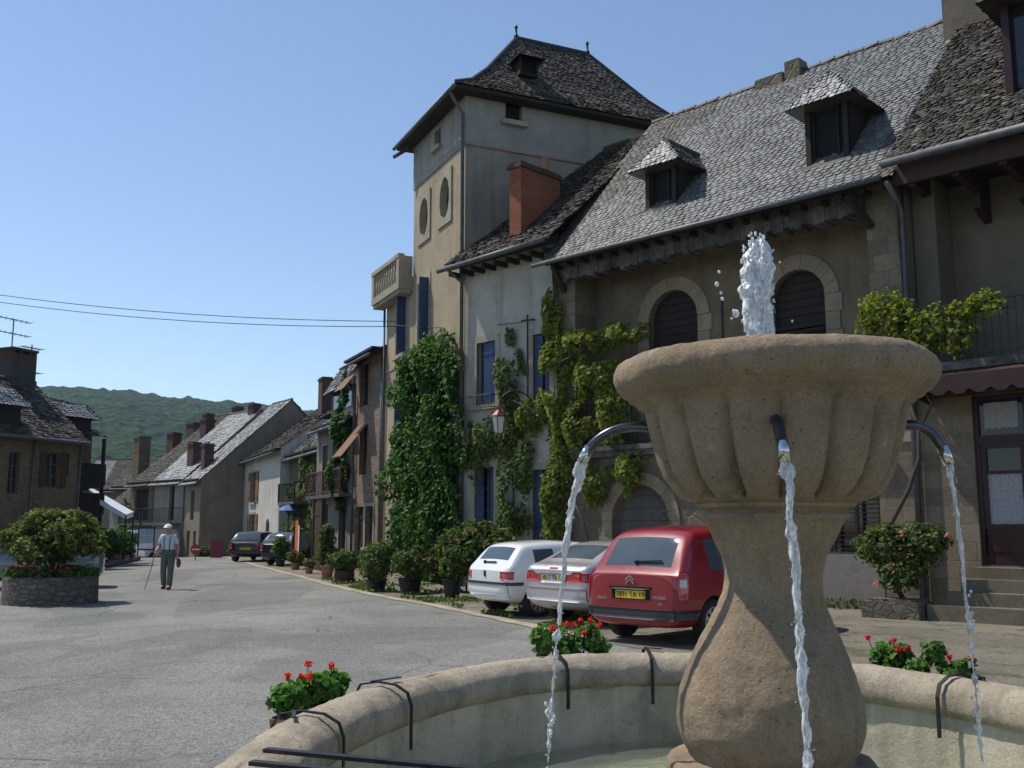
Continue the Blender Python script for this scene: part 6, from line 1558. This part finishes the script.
# big ivy on tower
t=FT.thing('tower_ivy','thick dark green ivy climbing the front of the tower house','climbing plant',-2,-.1)
climber('foliage',27000,[(-2.6,5.9,2.1,1.35),(-3.9,6.0,1.1,1.1),(-2.7,6.7,1.5,.75),(-1.3,6.4,1.2,1.0),(-2.2,3.8,2.2,2.1),(-2.0,1.8,2.1,1.9),(-4.0,3.9,1.1,1.4),(-5.6,3.1,.8,.7),(-3.9,1.4,1.1,1.3),(-.6,4.6,1.0,2.3),(-.6,2.0,.95,2.0)],.10,M['ivy'],t,.75,.35,1.8,hole=-.35)
def tstem(t,L,r0=.05,r1=.015,nm='stem'):
    MB().tube(L,[r0+(r1-r0)*k/(len(L)-1) for k in range(len(L))],7).build(nm,M['bark'],t,True)
tstem(t,[(-1.5,-.15,0),(-1.6,-.12,2),(-1.4,-.1,4),(-1.7,-.1,6)])
tstem(t,[(-2.6,-.15,0),(-3.0,-.12,2),(-3.3,-.1,3.6)])
# vine on the white house and loggia
t=FM.thing('wisteria_vine','yellow-green vine trained over the white house front and loggia','climbing plant',3.6,-.1)
climber('foliage',10500,[(3.75,5.6,.45,1.7),(3.5,7.2,.3,.6),(3.9,3.6,.4,1.6),(3.6,1.8,.4,1.3),(4.9,6.3,1.3,.35),(5.8,6.35,.9,.28),(5.0,5.3,.8,.7),(5.6,4.3,.5,.8),(4.6,4.2,.5,.8),(2.9,4.6,.5,.5),(6.0,3.0,.5,.5),(5.0,2.7,.5,.5)],.095,M['vine'],t,.5,.5,1.5,hole=-.3)
tstem(t,[(4.05,-.25,0),(4.1,-.2,1.6),(4.0,-.25,3.2),(3.85,-.2,5.2),(3.6,-.15,7)],.06); tstem(t,[(4.0,-.25,5.9),(5.2,-.3,6.2),(6.6,-.35,6.3)],.03,.012); tstem(t,[(3.95,-.25,4.2),(3.4,-.5,4.6),(2.75,-.8,4.95)],.03,.012)
tstem(t,[(5.2,-.2,.2),(5.0,-.35,1.0),(4.75,-.35,1.8),(4.3,-.25,2.4)],.04,.02)
t=FM.thing('green_vine','loose green creeper between the blue-shuttered windows','climbing plant',2.0,-.1)
climber('foliage',6500,[(1.95,5.6,.5,1.3),(1.9,4.3,.55,.8),(1.0,4.1,.7,.55),(.7,3.6,.4,.8),(2.1,2.4,.6,1.5),(1.9,1.2,.7,.9),(2.5,3.4,.35,.7)],.085,M['bush'],t,.35,.5,1.5,hole=-.25)
tstem(t,[(2.0,-.12,0),(2.1,-.1,2.5),(1.9,-.1,5.5)],.035)
t=FT.thing('dark_vine','dark green vine hanging on the pale dormer house','climbing plant',-12.4,-.1)
climber('foliage',3200,[(-12.3,5.2,.7,1.4),(-12.6,3.6,.7,1.3),(-12.2,6.8,.45,.8)],.14,M['ivy'],t,.5,.4,1.5); tstem(t,[(-12.3,-.1,0),(-12.3,-.1,3),(-12.4,-.1,6)],.04)
t=FT.thing('house_vine','light green vine spilling over the balcony of the dark stone house','climbing plant',-22,-.1)
climber('foliage',5200,[(-22.6,4.6,.8,1.4),(-24.6,2.9,2.4,.9),(-23.5,1.6,1.8,1.2),(-20.6,3.6,1.3,1.4),(-20.4,1.8,1.3,1.6),(-26.3,1.2,1.3,.8)],.12,M['bush'],t,.4,.5,1.4,yb=1.0); tstem(t,[(-22.6,.9,0),(-22.6,.9,3),(-22.5,.9,5)],.05)
t=FC.thing('street_creeper','small green creeper on the house corner far down the street','climbing plant',-7.6,-.1)
climber('foliage',700,[(-8.2,2.0,.5,1.4),(-8.0,.3,.5,1.2)],.2,M['bush'],t,.4,.5,1.4)
# balcony vine + flower bush at right
t=FM.thing('balcony_vine','bright yellow-green vine rambling along the iron balcony above the awning','climbing plant',13.5,-.7)
P,Nn=blobs(3800,[(12.75,-.75,5.85,.5,.3,.4),(13.2,-.8,5.5,.5,.28,.5),(13.7,-.85,5.3,.45,.25,.45),(13.0,-.75,5.0,.45,.25,.3),(14.2,-.85,5.15,.4,.2,.42),(14.75,-.85,5.65,.35,.18,.25),(14.35,-.85,5.6,.35,.16,.2),(12.4,-.6,5.4,.28,.25,.4)])
leafmesh('foliage',P,Nn,.062,M['vine'],t,tints(len(P),.45,1.3))
tstem(t,[(13.0,-.95,.3),(12.75,-1.1,.9),(12.85,-1.15,1.6),(13.25,-1.1,2.3),(13.45,-1.0,2.9),(13.45,-.95,3.5),(13.2,-.8,4.1),(12.95,-.4,4.4),(13.0,-.75,5.0)],.05,.03); tstem(t,[(13.45,-.95,3.4),(13.7,-.9,3.9),(13.6,-.9,4.1),(13.35,-.8,5.2)],.03,.015)
t=FM.thing('rose_bush','dark bush with pink-red roses beside the stone steps','bush',12.9,-1.2)
cs=[(12.8,-1.2,1.3,.45,.4,.42),(13.3,-1.1,1.25,.45,.4,.5),(12.45,-1.1,1.25,.3,.3,.28),(13.65,-1.1,1.4,.32,.3,.3),(13.1,-1.3,.8,.42,.35,.35)]
crown('foliage',4200,cs,.055,M['bush'],t,.35,1.3,.5); P,_=blobs(24,[(c[0],c[1]-.15,c[2],c[3],c[4],c[5]) for c in cs]); flowers('blossoms',[tuple(q) for q in P],12,.06,.05,M['pink'],t)
tr=FM.thing('stone_trough','rough stone trough at the foot of the rose bush','trough',12.8,-1.3)
m=MB(); m.box(12.5,13.55,-1.65,-.95,0,.32); m.box(12.58,13.47,-1.57,-1.03,.3,.36); m.build('trough_body',M['planter'],tr)
# grass tufts: weeds along the verge and walls
def weeds():
    C=[];n=5200
    for k in range(n):
        if k%3==0: u=random.uniform(3.,9.5); v=max(.2,random.choice([random.gauss(.4,.12),random.gauss(1.4,.8)]))
        elif k%3==1: u=random.uniform(3.5,5.6); v=random.uniform(.2,3)
        else: u=random.uniform(5,9.5); v=random.uniform(.2,2.4)
        x,y=kpt(u); x+=v*.9; y+=v*.42
        if noise.noise(Vector((x*.9,y*.9,2)))<.02: continue
        C.append((x,y,.03+random.uniform(0,.06)))
    for k in range(900):
        x_=random.uniform(4,13); p=FM.w(x_,-random.expovariate(6)-.03); C.append((p[0],p[1],.05+random.uniform(0,.16)))
    C=np.array(C); n=len(C); Nn=np.stack([rs.normal(0,1,n),rs.normal(0,1,n),rs.normal(.1,.3,n)],1)
    o=leafmesh('weeds',C,Nn,.055,M['bush'],None,tints(n,.6,1.3),1.4); tag(o,'low weeds and grass tufts scattered over the verge','grass',kind='stuff')
weeds()
# ============================================================ street things
t=FM.thing('wall_lantern','white-glass street lantern hanging from an iron bracket on the white house','street lamp',2.55,-.1)
m=MB(); m.tube(bez([(2.9,-.02,4.75),(2.8,-.3,5.35),(2.45,-.75,5.4),(2.3,-.85,4.9)]),.022,8); m.tube(bez([(2.9,-.02,4.35),(2.8,-.3,4.6),(2.55,-.6,5.1)]),.015,8); m.bar((2.9,-.01,4.2),(2.9,-.01,4.9),.05,.03); m.build('bracket',M['iron'],t,True)
lx,ly=2.3,-.85
m=MB(); m.lathe([(.03,4.9),(.07,4.82),(.06,4.72),(.20,4.58),(.22,4.53)],6,lx,ly); m.build('lamp_cap',M['copper'],t)
m=MB(); m.lathe([(.195,4.53),(.13,4.12),(.04,4.10)],6,lx,ly); m.build('lamp_glass',M['lampglass'],t)
m=MB(); 
for k in range(6):
    a=2*PI*k/6; m.bar((lx+.2*math.cos(a),ly+.2*math.sin(a),4.53),(lx+.135*math.cos(a),ly+.135*math.sin(a),4.11),.014)
m.build('lamp_frame',M['iron'],t)
def wire(name,label,a,b,sag,r=.012,n=24):
    a=Vector(a);b=Vector(b); P=[a.lerp(b,k/n)-Vector((0,0,sag*4*(k/n)*(1-k/n))) for k in range(n+1)]
    o=MB().tube(P,r,5).build(name,M['cable'],None,True) if 0 else None
    m=MB(); m.tube(P,r,5); o=m.build(name,M['cable'],None,True); tag(o,label,'cable'); return o
wl=FT.w(-4.9,-.4,7.95)
wire('overhead_cable','upper of two black cables crossing the sky to the tower house',(-24.5,37.2,11.2),FT.w(-5.2,-.1,8.55),.45,.014)
wire('overhead_cable','lower of two black cables crossing the sky to the tower house',(-24.5,37.2,10.95),FT.w(-5.6,-.1,8.45),.5,.014)
wire('facade_cable','thin cable running across the tower and white house fronts',FT.w(-5.0,-.5,8.35),FM.w(2.6,-.25,7.15),.12,.012)
m=MB(); m.bar((2.68,-.15,4.9),(2.68,-.15,7.35),.035); m.bar((2.5,-.2,7.2),(2.9,-.1,7.2),.05); m.bar((2.68,-.2,4.95),(2.68,0,4.95),.03)
tt=FM.thing('cable_post','thin iron cable post on the white house between the windows','post',2.68,-.1); m.build('post_rod',M['iron'],tt)
# orange thing + brown gate near stone house
t=FT.thing('wooden_gate','tall brown wooden gate beside the stone house','gate',-11.9,-1.2); m=MB(); boards(m,-12.5,-11.3,.05,2.6,-1.2,.15); m.build('gate_leaf',M['midwood'],t); m=MB(); m.box(-12.62,-12.5,-1.25,-1.1,0,2.7); m.box(-11.3,-11.18,-1.25,-1.1,0,2.7); m.build('gate_post',M['darkwood'],t)
o=FT.thing('cloth_banner','upright orange cloth panel in front of the pale dormer house','banner',-13.6,-1.6); m=MB(); m.box(-13.9,-13.45,-1.62,-1.58,.5,1.9); m.build('cloth',M['orange'],o); m=MB(); m.box(-13.4,-13.2,-1.62,-1.58,.5,1.7); m.build('white_cloth',M['signwhite'],o); m=MB(); m.bar((-13.92,-1.6,0),(-13.92,-1.6,2),.04); m.bar((-13.17,-1.6,0),(-13.17,-1.6,2),.04); m.bar((-13.92,-1.6,1.98),(-13.17,-1.6,1.98),.03); m.build('frame',M['iron'],o)
o=FT.thing('blue_parasol','small blue cloth parasol under the vine','parasol',-23.6,.2); m=MB(); m.lathe([(.6,2.45),(.3,2.65),(.02,2.75)],10,-23.6,.2,capb=False); m.build('canopy',M['bluecloth'],o); m=MB(); m.bar((-23.6,.2,0),(-23.6,.2,2.75),.04); m.build('pole',M['iron'],o)
# no entry sign, red board, info panel
t=thing('no_entry_sign','round red no-entry sign with white bar on a low post','road sign',(-15.6,50.0,.0),R(17))
m=MB(lambda p:(p[0],-.03+p[2],.55+p[1])); m.lathe([(.01,-.012),(.25,-.012),(.25,.0),(.01,.0)],28); m.build('disc',M['signred'],t)
m=MB(); m.box(-.18,.18,-.05,-.044,.515,.585); m.build('white_bar',M['signwhite'],t); m=MB(); m.bar((0,0,0),(0,0,.6),.05); m.build('post',M['zinc'],t)
t=thing('red_board','dark red A-board standing on the verge corner','sign board',(-15.9,54.5,0),R(15))
m=MB(); m.hexa([(-.3,-.25,.02),(.3,-.25,.02),(.3,-.22,.02),(-.3,-.22,.02)],[(-.3,0,.95),(.3,0,.95),(.3,.03,.95),(-.3,.03,.95)]); m.hexa([(-.3,.22,.02),(.3,.22,.02),(.3,.25,.02),(-.3,.25,.02)],[(-.3,.0,.94),(.3,.0,.94),(.3,.03,.94),(-.3,.03,.94)]); m.build('panel',M['boardred'],t)
t=thing('information_panel','dark framed information panel with a pale blue poster','notice board',(-20.6,57.0,0),R(18))
m=MB(); m.bar((-.42,0,0),(-.42,0,1.75),.07); m.bar((.42,0,0),(.42,0,1.75),.07); m.box(-.39,.39,-.03,.03,1.55,1.65); m.box(-.39,.39,-.03,.03,.35,.43); m.build('frame',M['iron'],t)
m=MB(); m.box(-.38,.38,-.02,.02,.75,1.55); m.build('poster',M['poster'],t); m=MB(); m.box(-.38,.38,-.02,.02,.43,.73); m.build('lower_panel',M['signwhite'],t)
# slanted white canopy
t=thing('white_canopy','slanting white cloth canopy on the left of the street','awning',(-18.6,46.5,0))
o=(-18.6,46.5,0); m=MB(); A=[(-19.5,46.6,3.45),(-19.2,44.9,3.30),(-17.45,45.6,2.2),(-17.75,47.3,2.35)]
A=[tuple(a-b for a,b in zip(p,o)) for p in A]; m.hexa([(p[0],p[1],p[2]-.02) for p in A],[(p[0],p[1],p[2]) for p in A])
n=10
for k in range(n):
    f0,f1=k/n,(k+1)/n; 
    for (P,Q) in ((A[2],A[3]),(A[1],A[2])):
        a=[P[i]+(Q[i]-P[i])*f0 for i in range(3)]; b=[P[i]+(Q[i]-P[i])*f1 for i in range(3)]
        m.quad(a,b,(b[0],b[1],b[2]-.22),(a[0],a[1],a[2]-.22))
m.build('canopy',M['awnwhite'],t); m=MB()
for p in A: m.bar((p[0],p[1],p[2]-.02),(p[0],p[1],0),.05)
m.build('frame',M['iron'],t)
# dark hedge and flower row under the canopy
t=thing('dark_hedge','dark shrubs with red flowers along the left pavement under the canopy','hedge',(-18.2,45.5,0))
cs=[(1.0-.33*k,-4.5+1.5*k,.7,.6,.9,.8) for k in range(7)]; crown('foliage',5200,cs,.13,M['ivy'],t,.35,1.2,.4)
P,_=blobs(90,[(c[0]+.5,c[1]-.3,.3,.5,.8,.3) for c in cs]); flowers('blossoms',[tuple(p) for p in P],6,.09,.07,M['pink'],t)
m=MB(); m.tube([(1.8,-4.8,.1),(-.4,5.,.1)],.12,8); m.build('border',M['planter'],t)
o=thing('street_shrub','small green shrub at the foot of the balcony house far down the street','shrub',(-17.5,57.5,0)); crown('foliage',500,[(0,0,.25,.6,.5,.3)],.12,M['bush'],o)
